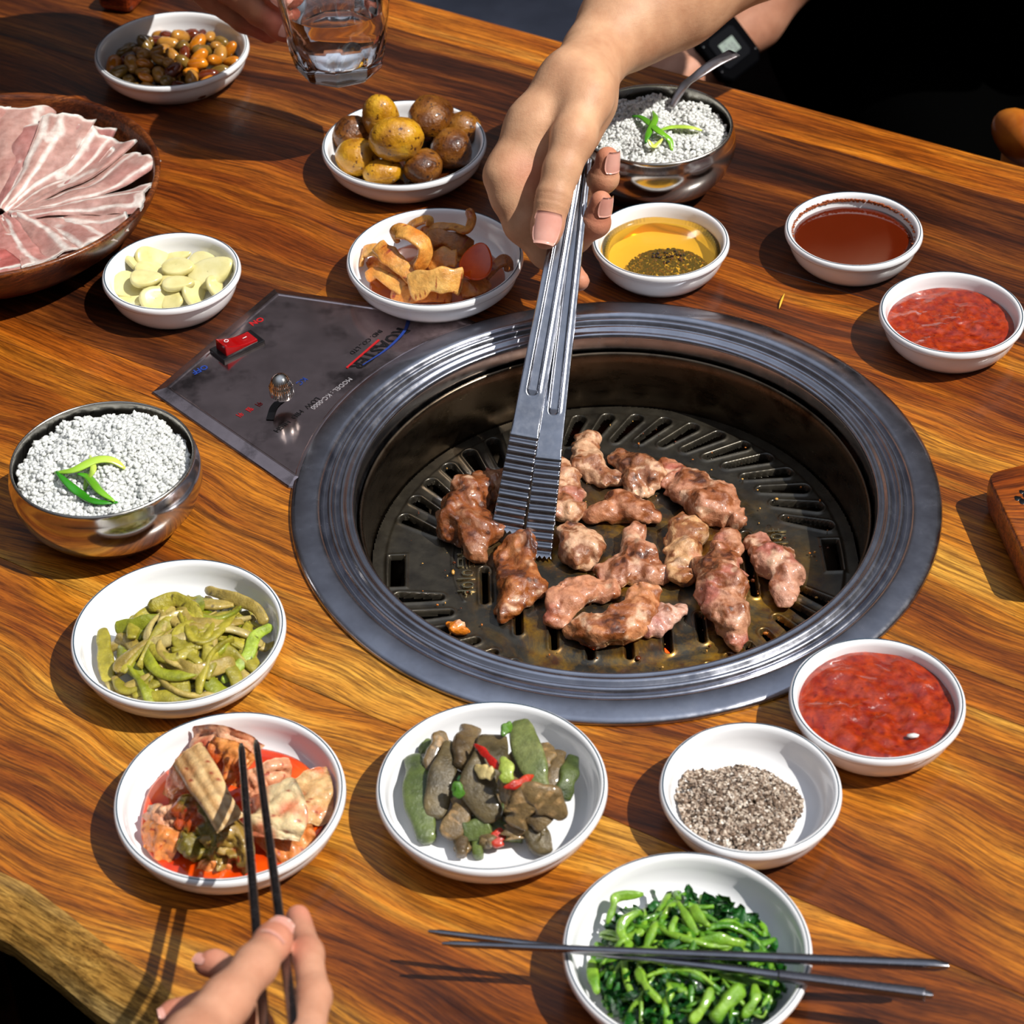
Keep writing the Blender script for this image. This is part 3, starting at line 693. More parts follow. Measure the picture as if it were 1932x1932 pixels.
o = mb.build('ground_pepper', MT['vdry'], smooth=False); tag(o, 'mound of dark ground pepper soaking in the oil', 'pepper', kind='stuff')
mb = MB()
cs = at(1394, 1520, .009)[:2]
for k in range(5200):
    a = rng.uniform(0, 2*np.pi); q = rng.random()**.5; R0 = .0325*(1+.05*math.sin(3*a)+.04*math.sin(5*a+1))
    x, y = cs[0]+math.cos(a)*q*R0, cs[1]+math.sin(a)*q*R0*.98
    z = .0045+.0098*(1-q**2.2)+rng.uniform(-.0008, .0006)+.0012*vnoise(np.array([x, y, 0]), 160, 2)
    dd = math.hypot(x-DC['salt'][0], y-DC['salt'][1])
    if dd > .0385: continue
    z += max(0, dd-.031)*.9
    V, F = box_vf((-1, -1, -1), (1, 1, 1)); s_ = rng.uniform(.0003, .00075)
    c = [(206, 190, 172), (176, 156, 138), (120, 98, 80), (78, 62, 50), (232, 222, 210), (150, 128, 110)][rng.choice(6, p=[.2, .24, .2, .15, .07, .14])]
    Rm = rot((rng.normal(), rng.normal(), rng.normal()), rng.uniform(0, 3))
    mb.add((V*rng.uniform(.7, 1.3, 3)*s_) @ Rm.T+np.array([x, y, z]), F, sc(c))
V, F = lathe([(.0001, .0125), (.012, .0118), (.020, .0086), (.0265, .0050), (.027, .0043)], 40, (*cs, 0)); mb.add(V, F[:, ::-1].copy(), sc((130, 108, 90)))
o = mb.build('salt_and_pepper', MT['vdry'], smooth=False); tag(o, 'heap of mixed salt and ground pepper', 'seasoning', kind='stuff')

# ------------------------------------------------------------------ rice bowls
def rice_bowl(c, r, label, rice_label, seed, fill):
    t = thing('rice_bowl', (*c, 0), label, 'bowl', 'round stainless steel rice bowls')
    H = .051
    p = [(.0001, .002), (.024, .0018), (.027, 0), (.030, .0006), (.036, .0035), (.045, .010), (.0525, .020), (.0565, .031), (.0570, .038), (.0560, .0440), (.0545, .0480), (.0545, .0500), (.0540, H), (.0532, H+.0002), (.0527, .0502),
         (.0527, .0480), (.0535, .0440), (.0548, .038), (.0543, .031), (.0505, .020), (.043, .0115), (.034, .0055), (.0001, .0045)]
    p = np.array(p); p[:, 0] *= r/.0570
    V, F = lathe(p[:12], 128, (*c, 0)); obj('outer_wall', V, F, MT['steel_bowl'], t)
    V, F = lathe(p[11:], 128, (*c, 0)); obj('inner_wall', V, F, MT['steel_inner'], t)
    g = np.random.default_rng(seed); mb = MB()
    V0, F0 = ico(1); Vb = V0.copy()
    top = lambda x, y: fill+.0045*np.exp(-((x-c[0])**2+(y-c[1])**2)/.0012)+.0062*vnoise(np.stack([x, y, 0*x], -1), 80, seed, 3)
    rr = np.linspace(.0005, .0505, 26); tt = np.arange(48)/48*2*np.pi; R2, T2 = np.meshgrid(rr, tt, indexing='ij')
    x = c[0]+R2*np.cos(T2); y = c[1]+R2*np.sin(T2); z = top(x, y)-.0004
    mb.add(np.stack([x, y, z], -1), grid_faces(26, 48, wrap_b=True))
    n = 2500; a = g.uniform(0, 2*np.pi, n); q = np.sqrt(g.random(n))*.0500
    for i in range(n):
        x, y = c[0]+q[i]*math.cos(a[i]), c[1]+q[i]*math.sin(a[i]); z = float(top(np.array(x), np.array(y)))+g.uniform(-.0006, .0018)
        L = g.uniform(.0023, .0031); w = g.uniform(.0013, .0017)
        b = Vb*np.array([L, w, w*.9]); b[:, 2] += .0004*np.sin(b[:, 0]/L*1.5)
        Rm = rot((0, 0, 1), g.uniform(0, 6.3)) @ rot((0, 1, 0), g.normal(0, .45))
        mb.add(b @ Rm.T+np.array([x, y, z]), F0)
    o = mb.build('cooked_rice', MT['rice']); tag(o, rice_label, 'rice', kind='stuff')
    return top
BL = at(193, 863, .051)[:2]; BR = at(1237, 232, .051)[:2]
tl = rice_bowl(BL, .0572, 'steel rice bowl on the left beside the control panel', 'steamed white rice filling the left steel bowl', 3, .043)
tr = rice_bowl(BR, .0572, 'steel rice bowl behind the hand with the tongs', 'steamed white rice in the far steel bowl', 5, .0415)
MT['scallion'] = mat('scallion_green', None, vc=True, rough=.25, coat=.4, sss=.25, sssc=(.6, 1, .2), sssr=.002)
def strand(name, pix, w, c0, c1, lab, cat, group, lift=.001, topf=None, z=None, mt='scallion', th=.0007, nn=22):
    P = []
    for i_, (u, v, dz) in enumerate(pix):
        zz = z if z is not None else .047
        for _ in range(3):
            q = at(u, v, zz)
            if topf is not None: zz = float(topf(np.array(q[0]), np.array(q[1])))+.0022+dz
            else: zz = z+dz
        P.append(at(u, v, zz))
    P = smooth_path(P, nn); s_ = np.linspace(0, 1, nn); sw_ = np.clip(np.sin(np.pi*(s_*.94+.03)), .12, 1)**.6
    V, G = sweep(P, ell(1, 1, 8), scale=np.stack([w*sw_, np.full(nn, th)], -1))
    f = np.repeat(s_, 8); o = obj(name, V, merge_groups(G), MT[mt], cols=c_mix(c0, c1, f)); return tag(o, lab, cat, group)
gd, gl, gy = (48, 132, 22), (132, 190, 46), (206, 222, 96)
for pix, w, a, b, l in (([(104, 892, .000), (140, 886, .003), (180, 868, .004), (212, 868, .003), (236, 884, .001)], .0036, gl, gy, 'pale yellow-green scallion strip on the left rice, topmost'),
                        ([(106, 890, .002), (128, 912, .002), (150, 930, .001), (180, 946, .001), (222, 948, .000)], .0030, gd, gd, 'dark green scallion strip curving to the front on the left rice'),
                        ([(146, 894, .005), (166, 900, .004), (188, 926, .002), (216, 946, .002)], .0026, gd, gl, 'short dark green scallion strip leaning on the left rice'),
                        ([(170, 860, .0), (176, 884, .004), (165, 905, .003), (160, 925, 0)], .0022, gy, gl, 'thin yellow scallion sliver standing in the left rice')):
    strand('scallion_strip', pix, w, a, b, l, 'garnish', 'scallion strips on the rice', topf=tl)
for pix, w, a, b, l in (([(1193, 219, .002), (1212, 222, .005), (1240, 245, .005), (1262, 262, .003), (1268, 284, .000)], .0030, gd, gl, 'long green scallion strip lying across the far rice'),
                        ([(1232, 210, .001), (1236, 225, .006), (1224, 250, .004), (1218, 270, .001)], .0026, gl, gd, 'upright green scallion loop on the far rice'),
                        ([(1240, 248, .003), (1265, 240, .003), (1300, 240, .002), (1324, 246, .001)], .0026, gl, gy, 'pale scallion strip pointing right on the far rice'),
                        ([(1222, 264, .004), (1234, 276, .003), (1250, 262, .003)], .0024, gy, gy, 'small yellow scallion bend at the front of the far rice')):
    strand('scallion_strip', pix, w, a, b, l, 'garnish', 'scallion strips on the rice', topf=tr)
# spoon in the far bowl
P = smooth_path([at(1265, 205, .046), at(1290, 163, .058), at(1318, 140, .066), at(1350, 118, .070), at(1385, 100, .070)], 24)
V, G = sweep(P, ell(1, 1, 10, .8), scale=np.stack([np.interp(np.linspace(0, 1, 24), [0, .3, 1], [.0025, .0045, .006]), np.full(24, .0011)], -1))
o = obj('spoon', V, merge_groups(G), MT['spoon']); tag(o, 'steel spoon handle leaning out of the far rice bowl', 'spoon')

# ------------------------------------------------------------------ potatoes
def blobby(c, rad, Rm, seed, amp=.12, sub=3, freq=1.4):
    V, F = ico(sub); d = 1+amp*vnoise(V*freq+seed*7.7, 1.0, seed, 3)
    return (V*d[:, None]*np.asarray(rad)) @ Rm.T+np.asarray(c), F
MT['potato'] = mat('glazed_potato', [(.28, (132, 76, 14)), (.5, (192, 136, 22)), (.72, (222, 176, 44))], 55, 5, rough=.30, coat=.55, sss=.1, sssc=(1, .6, .2), sssr=.003,
                   spots=(260, .60, (80, 36, 10)), bmp=[(300, .6, .0016), (70, .5, .004)], rv=.14)
MT['potato2'] = mat('dark_glazed_potato', [(.3, (70, 34, 10)), (.5, (118, 68, 16)), (.72, (158, 104, 28))], 55, 5, rough=.3, coat=.6, spots=(320, .58, (50, 22, 8)), bmp=[(300, .6, .0016), (80, .6, .004)], rv=.12)
for k, (u, v, z, rx, ry, rz, m, l) in enumerate((
    (748, 262, .0345, .0178, .0150, .0150, 0, 'large glossy yellow baby potato on top of the heap'), (717, 221, .0330, .0118, .0120, .0160, 0, 'upright golden baby potato at the back left of the heap'),
    (812, 222, .0240, .0185, .0150, .0145, 1, 'wide browned baby potato at the back of the heap'), (664, 253, .0190, .0125, .0130, .0130, 1, 'small brown baby potato at the left end'),
    (673, 296, .0170, .0150, .0130, .0125, 0, 'golden speckled baby potato at the front left'), (722, 324, .0130, .0138, .0100, .0085, 0, 'flat yellow baby potato against the front rim'),
    (798, 314, .0150, .0135, .0125, .0110, 1, 'wrinkled dark baby potato at the front right'), (852, 280, .0170, .0155, .0135, .0130, 1, 'dark glazed baby potato at the right in shade'),
    (874, 243, .0170, .0120, .0120, .0120, 1, 'dark baby potato at the far right rim'))):
    V, F = blobby(at(u, v, z+.001), (rx*1.13, ry*1.13, rz*1.10), rot((0, 0, 1), k*.7), k, .13)
    o = obj('potato', V, F, MT['potato2' if m else 'potato']); tag(o, l, 'potato', 'baby potatoes in the white dish')
pool('potato_glaze', DC['potato'], .046, .0062, mat('brown_glaze', (60, 26, 8), rough=.08, coat=1), 'thin dark glaze under the potatoes', 'sauce')

# ------------------------------------------------------------------ peanuts
pool('peanut_syrup', DC['peanut'], .0500, .0100, mat('dark_syrup', (26, 9, 3), rough=.07, coat=1, bmp=[(160, .3, .002)]), 'dark soy syrup around the peanuts', 'sauce', .0006, 120)
PM = [mat('peanut_tan', [(.3, (150, 98, 36)), (.7, (192, 138, 58))], 120, rough=.2, coat=.7, sss=.2, sssr=.002), mat('peanut_amber', [(.3, (166, 92, 12)), (.7, (220, 138, 26))], 120, rough=.2, coat=.7, sss=.2, sssr=.002),
      mat('peanut_brown', [(.3, (70, 26, 10)), (.7, (116, 48, 18))], 120, rough=.18, coat=.8), mat('peanut_olive', [(.3, (96, 70, 24)), (.7, (134, 102, 40))], 120, rough=.2, coat=.7)]
Vp, Fp = ico(2); pp = Vp.copy(); pp[:, 1:] *= (1-.12*np.exp(-(pp[:, 0]/.35)**2))[:, None]; crease = 1-.10*np.exp(-((pp[:, 1])/.10)**2)*(pp[:, 2] > 0); pp[:, 2] *= crease
names_p = ('glossy tan peanut half sunk in dark syrup', 'amber orange peanut shining in the dark syrup', 'dark red-brown peanut with its skin on', 'olive brown peanut in the dark syrup')
base = {}
def where(x, y, R):
    q = math.hypot(x, y)/R; a = math.degrees(math.atan2(y, x)) % 360
    w = ('at the right', 'at the back right', 'at the back', 'at the back left', 'at the left', 'at the front left', 'at the front', 'at the front right')[int((a+22.5)//45) % 8]
    return w+(' rim' if q > .72 else '') if q > .36 else 'in the middle'
used_p = []
for k in range(900):
    if len(used_p) >= 52: break
    a = rng.uniform(0, 2*np.pi); q = math.sqrt(rng.random())*.0470; p = np.array([q*math.cos(a), q*math.sin(a)])
    if used_p and min(np.hypot(*(p-u_)) for u_ in used_p) < .0096: continue
    used_p.append(p); t_ = rng.choice(4, p=[.3, .25, .25, .2]); zz = .0125+.0050*(1-(q/.047)**2)+rng.uniform(-.0015, .0025)
    if t_ not in base:
        me = mesh('peanut', pp*np.array([.0072, .0046, .0042]), Fp); me.materials.append(PM[t_]); base[t_] = bpy.data.objects.new('peanut', me); o = base[t_]
    else: o = base[t_].copy()
    COL.objects.link(o); o.location = (DC['peanut'][0]+p[0], DC['peanut'][1]+p[1], zz)
    o.rotation_euler = (rng.normal(0, .5), rng.normal(0, .4), rng.uniform(0, 3.14)); s_ = rng.uniform(.95, 1.4); o.scale = (s_, s_*rng.uniform(.9, 1.1), s_)
    lab_p = names_p[t_]+' '+where(p[0], p[1], .047); tag(o, lab_p, 'peanut', ('tan', 'amber', 'red-brown', 'olive')[t_]+' peanuts '+where(p[0], p[1], .047))

# ------------------------------------------------------------------ garlic slices
MT['garlic'] = mat('raw_garlic', [(.3, (198, 186, 118)), (.55, (216, 206, 146)), (.75, (226, 218, 170))], 60, rough=.30, coat=.3, sss=.12, sssc=(1, .9, .5), sssr=.002, bmp=[(160, .15, .001)])
def garlic(u, v, z, a, b, th, rz, tx, ty, lab, k):
    n, m = 28, 7; t = np.arange(n)/n*2*np.pi; V = []
    out = np.stack([a*np.cos(t)*(1+.10*np.cos(t)), b*np.sin(t)*(1-.18*np.cos(t))], -1)
    rows = [(0.02, th/2), (.55, th/2), (.88, th/2), (.98, th*.36), (1.0, 0), (.98, -th*.36), (.88, -th/2), (.02, -th/2)]
    for s_, z_ in rows: V.append(np.column_stack([out*s_, np.full(n, z_)+.12*b*(s_**2)*np.cos(t*2+k)*.5]))
    V = np.concatenate(V); Rm = rot((0, 0, 1), rz) @ rot((1, 0, 0), tx) @ rot((0, 1, 0), ty)
    F = grid_faces(len(rows), n, wrap_b=True)
    o = obj('garlic_slice', V @ Rm.T+at(u, v, z), F, MT['garlic'], angle=60); tag(o, lab, 'garlic', 'raw garlic slices in the small dish')
gc_ = lambda x, y: (180+x/6.66, 420+y/6.66)
for k, (x, y, z, a, b, th, rz, tx, ty, l) in enumerate((
    (560, 500, .0120, .0150, .0105, .0034, .9, .35, .25, 'large garlic slice leaning on the far left wall'), (690, 440, .0140, .0130, .0090, .0034, .5, .5, .2, 'long garlic slice stacked over the one at the far wall'),
    (980, 390, .0110, .0125, .0080, .0032, .1, .35, 0, 'pale garlic slice at the back wall'), (680, 610, .0135, .0115, .0085, .0032, .4, .1, .2, 'half hidden garlic slice in the centre left'),
    (1340, 500, .0115, .0115, .0080, .0034, -.3, .3, -.1, 'garlic slice at the back right'), (1020, 560, .0175, .0115, .0085, .0040, -.1, .12, 0, 'thick round garlic slice on top of the heap'),
    (1430, 640, .0145, .0170, .0110, .0060, .35, .25, -.2, 'largest bulging garlic slice at the right'), (620, 700, .0190, .0110, .0078, .0036, .1, .1, .0, 'grey-shaded garlic slice on top at the left'),
    (400, 790, .0115, .0120, .0100, .0030, -.5, .2, .2, 'round garlic slice at the left wall'), (900, 790, .0130, .0140, .0080, .0030, -.1, .1, 0, 'thin garlic slice under the middle ones'),
    (1020, 770, .0175, .0112, .0062, .0040, .05, .15, 0, 'narrow garlic slice across the centre front'), (840, 860, .0110, .0150, .0080, .0028, -.1, .15, 0, 'thin wide garlic slice near the front'),
    (740, 960, .0105, .0115, .0090, .0045, .6, .55, 0, 'blunt garlic chunk against the front wall'), (960, 970, .0095, .0080, .0080, .0034, -.4, .4, 0, 'small garlic slice beside the front chunk'),
    (1230, 880, .0110, .0115, .0085, .0030, 1.0, .6, .1, 'upright curved garlic slice at the front right'), (1500, 800, .0130, .0105, .0080, .0030, 1.1, .6, .2, 'garlic slice standing against the right wall'),
    (450, 960, .0075, .0120, .0080, .0026, .1, .1, 0, 'garlic slice lying flat at the lower left'), (1120, 680, .0120, .0120, .0070, .0028, .3, .1, 0, 'yellowish garlic slice showing between the top ones'))):
    garlic(*gc_(x, y), z, a, b, th*1.15, rz, tx*1.5+.06*math.sin(k*2.3), ty*1.5+.1*math.cos(k*1.7), l, k)
# ------------------------------------------------------------------ grilled meat
GZ = -.0485
def meat(name_lab, chain, seed, pink=.25, char=.5, flat=.62, res=.00095, lift=0.0, base=(196, 146, 116)):
    pts = []
    for c in chain:
        u, v, r = c[:3]; dz = c[3] if len(c) > 3 else 0
        rm = r*px(at(u, v, GZ))*1.10; pts.append((at(u, v, GZ+rm*flat*.9+dz+lift), rm))
    A = np.array([p for p, _ in pts]); Rr_ = np.array([r for _, r in pts]); pad = Rr_.max()*1.35
    f = Field(A.min(0)-pad, A.max(0)+pad, res); D = f.new(); sl_, P = f.cut(f.lo, f.lo+f.h*f.n)
    W_ = np.stack([vnoise(P, 75, seed+i, 2) for i in range(3)], -1)
    Pw = P+W_*Rr_.mean()*.42
    Pw[..., 2] = GZ+(Pw[..., 2]-GZ)/flat
    g = np.random.default_rng(seed); best = np.full(P.shape[:-1], 1.0)
    A2 = A.copy(); A2[:, 2] = GZ+(A[:, 2]-GZ)/flat
    if len(A2) == 1: A2 = np.concatenate([A2, A2+[[.001, 0, 0]]]); Rr_ = np.repeat(Rr_, 2)
    for i in range(len(A2)-1):
        a, b = A2[i], A2[i+1]; ba = b-a; h = np.clip(((Pw-a) @ ba)/(ba @ ba), 0, 1)
        d = np.linalg.norm(Pw-a-h[..., None]*ba, axis=-1)-(Rr_[i]+(Rr_[i+1]-Rr_[i])*h); best = smin(best, d, .004)
    rg = 1-np.abs(vnoise(P @ rot((0, 0, 1), seed*.9).T*np.array([.55, 1.25, .6]), 125, seed+40, 2))
    best = best*.62+.0018*vnoise(P, 105, seed+9, 2)-.0026*(rg-.65)+.0003*vnoise(P, 620, seed+3, 1)
    best = np.maximum(best, (GZ+.0004)-P[..., 2])
    V, F = nets(best.astype(np.float32), f.lo, f.h); V = relax(V, F, 1, .5)
    n1 = vnoise(V, 85, seed+60, 3); n2 = vnoise(V, 330, seed+61, 2); n3 = vnoise(V, 45, seed+62, 2)
    c = np.array(sc(base))[None]*(1+.22*n2[:, None]); c = c*(1-0)+0
    pf = np.clip((n3-(.50-pink*.8))*4, 0, 1)[:, None]*.7; c = c*(1-pf)+np.array(sc((164, 78, 70)))*pf
    ft = np.clip((vnoise(V, 120, seed+70, 2)-.30)*5, 0, 1)[:, None]*.7; c = c*(1-ft)+np.array(sc((226, 190, 158)))*ft
    hz = np.clip((V[:, 2]-GZ)/max(1e-4, np.ptp(V[:, 2])), 0, 1)
    cf = np.clip((n1+.35*n2+.22*hz-(.42-char*.60))*6, 0, 1)[:, None]*.82; c = c*(1-cf)+np.array(sc((134, 68, 20)))*cf
    ck = np.clip((n1+.4*n2-(.60-char*.50))*6, 0, 1)[:, None]*.85; c = c*(1-ck)+np.array(sc((66, 28, 10)))*ck
    o = obj('meat_piece', V, F, MT['meat'], cols=np.clip(c, 0, 1)); return tag(o, name_lab, 'meat', 'grilled meat pieces on the grill plate')
tone = (220, 174, 138); br = (160, 106, 72)
meat('big dark browned meat piece left of the tongs tips', [(935, 905, 26), (895, 935, 36), (862, 985, 32), (905, 1000, 34), (896, 1045, 18)], 1, .15, .85, base=br, flat=.8)
meat('glazed brown meat piece directly under the tongs tips', [(985, 1020, 25, .006), (968, 1055, 26), (985, 1105, 32), (958, 1148, 22)], 2, .05, .9, base=(180, 112, 62))
meat('pink-edged meat piece half hidden behind the tongs', [(1052, 880, 20), (1068, 905, 20), (1068, 955, 32)], 3, .5, .35, base=tone)
meat('small curled meat piece at the top of the pile', [(1108, 835, 20), (1108, 875, 26), (1135, 900, 20), (1155, 905, 18)], 4, .1, .4, base=tone)
meat('squarish pale meat piece right of the small curled one', [(1178, 868, 24), (1215, 892, 34), (1205, 912, 26)], 5, .05, .5, base=tone)
meat('long browned meat piece at the upper right', [(1258, 878, 18), (1292, 915, 34), (1340, 950, 42), (1392, 985, 24)], 6, .35, .6, base=(196, 136, 104))
meat('browned meat piece with a raw red end in the middle', [(1128, 968, 24), (1165, 955, 30), (1200, 965, 26), (1228, 980, 16)], 7, .35, .6, base=(190, 128, 92))
meat('round rolled meat piece beside the tongs tips', [(1075, 1005, 26), (1098, 1030, 38), (1092, 1052, 26)], 8, .1, .45, base=tone)
meat('folded meat piece with a dark red underside', [(1198, 1015, 22), (1205, 1045, 32), (1160, 1078, 26), (1232, 1078, 26)], 9, .55, .5, base=(198, 142, 112))
meat('short golden meat piece with a narrow foot', [(1293, 1005, 34), (1288, 1045, 28), (1284, 1085, 25)], 10, 0, .4, base=(212, 164, 116))
meat('long thick meat piece standing toward the front right', [(1375, 1030, 26), (1350, 1065, 32), (1365, 1110, 42), (1368, 1150, 38), (1382, 1200, 22)], 11, .3, .5, base=(200, 144, 112), flat=.8)
meat('pink triangular meat piece at the far right', [(1432, 1030, 22), (1462, 1060, 36), (1485, 1080, 30), (1476, 1120, 24), (1480, 1140, 15)], 12, .5, .25, base=(206, 152, 126))
meat('curved meat piece at the lower left of the pile', [(1145, 1112, 24), (1100, 1112, 26), (1062, 1135, 28), (1052, 1168, 22)], 13, .35, .5, base=(198, 136, 102))
meat('large curved meat strip at the front of the grill', [(1215, 1125, 22, .004), (1212, 1160, 28), (1170, 1180, 36), (1120, 1190, 32), (1090, 1188, 22)], 14, .1, .45, base=(200, 134, 90), flat=.75)
meat('pale fatty meat piece behind the large curved strip', [(1232, 1178, 24), (1255, 1162, 22), (1284, 1152, 13)], 15, .4, .0, base=(222, 176, 156))
def scrap(lab, ch, seed, base): return meat(lab, ch, seed, 0, .5, .8, .0006, base=base)
scrap('small orange charred scrap at the front left of the plate', [(845, 1178, 6), (862, 1186, 10), (874, 1192, 9)], 31, (226, 130, 30))
mb = MB(); g = np.random.default_rng(5)
for k in range(150):
    a = g.uniform(0, 6.28); q = math.sqrt(g.random())*.14; V, F = ico(1); s_ = g.uniform(.0003, .0011)*(2 if g.random() < .08 else 1)
    mb.add(V*g.uniform(.5, 1.4, 3)*s_+np.array([GC[0]+q*math.cos(a), GC[1]+q*math.sin(a), GZ+.0002+s_*.3]), F, sc([(190, 110, 40), (96, 44, 16), (214, 160, 80)][g.integers(3)]))
o = mb.build('meat_crumbs', MT['vcol']); tag(o, 'tiny browned crumbs scattered on the grill plate', 'crumbs', kind='stuff')

# ------------------------------------------------------------------ radish ribbons
def ribbon(name, pix, wid, th, col, lab, cat, group, seed, mt='vwet', wavy=.0, tw=(0, 0), nn=40, up=(0, 0, 1), edge=None, nseg=14, cfun=None, taper=0):
    P = smooth_path([at(u, v, z) for u, v, z in pix], nn)
    prof = ell(1, 1, nseg, .55); s_ = np.linspace(0, 1, nn)
    w = wid*(1+wavy*vnoise(np.stack([s_*5+seed, 0*s_, 0*s_], -1), 1, seed))*(1-taper*np.abs(2*s_-1)**2)
    e_ = np.clip(np.minimum(s_, 1-s_)*nn/1.5, .25, 1)**.5
    V, G = sweep(P, prof, up=up, scale=np.stack([w*e_, np.full(nn, th)*e_], -1), twist=np.linspace(tw[0], tw[1], nn))
    V = V+(.0006*vnoise(V, 140, seed, 2))[:, None]*np.array([.4, .4, 1])*(1 if wid > .002 else .3)
    n1 = np.clip(vnoise(V, 90, seed+2, 3)+.5, 0, 1); c = c_mix(col[0], col[1], n1)
    if cfun is not None: c = cfun(c, V, np.repeat(s_, nseg), seed)
    o = obj(name, fit(V), merge_groups(G), MT[mt], cols=c); return tag(o, lab, cat, group)
def flecks(c, V, s, seed):
    m = vnoise(V, 650, seed+8, 1) > .72; c = c.copy(); c[m] = np.array(sc((150, 20, 8))); return c
rc = ((214, 122, 34), (240, 178, 88)); G_r = 'seasoned radish ribbons'
rp = lambda x, y, z: (550+x/2.972, y/2.972, z)
UPV = tuple(-cF)
for k, (pix, w, col, tw, l) in enumerate((
    ([(380, 1500, .012), (400, 1420, .018), (470, 1400, .022), (540, 1440, .018)], .0060, rc, (.9, .5), 'radish ribbon curled against the left wall'),
    ([(480, 1370, .030), (530, 1420, .030), (600, 1480, .026), (700, 1570, .020)], .0085, rc, (0, .2), 'wide radish ribbon sloping down from the upper left'),
    ([(570, 1340, .034), (600, 1300, .042), (680, 1320, .044), (750, 1380, .038), (740, 1460, .030), (700, 1520, .024)], .0075, rc, (.5, .9), 'arched radish ribbon standing as a loop on top'),
    ([(420, 1560, .014), (480, 1530, .018), (560, 1580, .016), (640, 1620, .014)], .0065, rc, (.3, .1), 'radish ribbon at the front left'),
    ([(660, 1620, .018), (760, 1580, .024), (860, 1570, .026), (960, 1580, .022)], .0110, ((226, 150, 60), (244, 196, 112)), (.2, -.2), 'broad pale radish ribbon at the front'),
    ([(760, 1500, .022), (840, 1450, .028), (930, 1450, .028)], .0090, rc, (.1, .4), 'radish ribbon in the centre behind the broad one'),
    ([(640, 1290, .020), (700, 1250, .028), (770, 1230, .034), (770, 1270, .030)], .0050, rc, (.6, 1.0), 'curled radish end at the back left'),
    ([(720, 1310, .026), (800, 1280, .030), (900, 1270, .032), (980, 1290, .034), (1010, 1230, .040), (990, 1170, .046)], .0055, ((190, 104, 30), (226, 156, 72)), (.4, 1.1), 'long radish ribbon along the back with a raised tip'),
    ([(760, 1340, .026), (850, 1330, .028), (950, 1370, .024), (1010, 1400, .020)], .0080, ((150, 84, 26), (190, 120, 44)), (.2, 0), 'brown shaded radish ribbon under the long one'),
    ([(1060, 1560, .012), (1130, 1500, .018), (1200, 1460, .020), (1230, 1520, .014)], .0075, ((160, 84, 24), (206, 130, 52)), (.6, .8), 'folded radish ribbon at the right wall'),
    ([(560, 1640, .010), (680, 1660, .012), (800, 1650, .012), (900, 1650, .010)], .0070, ((220, 128, 40), (236, 160, 70)), (0, 0), 'radish ribbon lying along the front rim'),
    ([(950, 1620, .012), (1020, 1610, .014), (1100, 1570, .012)], .0075, ((190, 100, 30), (214, 140, 60)), (0, .3), 'radish ribbon under the carrot slice'),
    ([(430, 1460, .012), (560, 1520, .014), (700, 1500, .014), (820, 1400, .018), (960, 1450, .014)], .0080, rc, (0, .5), 'radish ribbon buried under the others'))):
    ribbon('radish_ribbon', [rp(*q) for q in pix], w*.78, .0015, col, l, 'radish', G_r, 100+k, wavy=.25, tw=tw, up=UPV, cfun=flecks)
pool('radish_brine', DC['ribbon'], .0465, .0065, mat('orange_brine', (176, 78, 14), rough=.1, coat=1), 'orange brine under the radish ribbons', 'sauce')
q = at(*rp(1040, 1465, .030)); t_ = np.arange(30)/30*2*np.pi; out = np.stack([.0115*np.cos(t_)*(1-.25*np.sin(t_)), .0130*np.sin(t_)], -1)
V = np.concatenate([np.column_stack([out*s_, np.full(30, z_)]) for s_, z_ in ((.02, .0012), (.9, .0012), (1, .0006), (1, -.0006), (.9, -.0012), (.02, -.0012))])
o = obj('carrot_slice', V @ (rot((0, 0, 1), -.5) @ rot((1, 0, 0), .75)).T+q, grid_faces(6, 30, wrap_b=True), mat('carrot', [(.3, (196, 62, 8)), (.7, (226, 88, 14))], 90, rough=.2, coat=.6, sss=.2, sssr=.003)); tag(o, 'oval orange carrot slice standing among the radish ribbons', 'carrot')

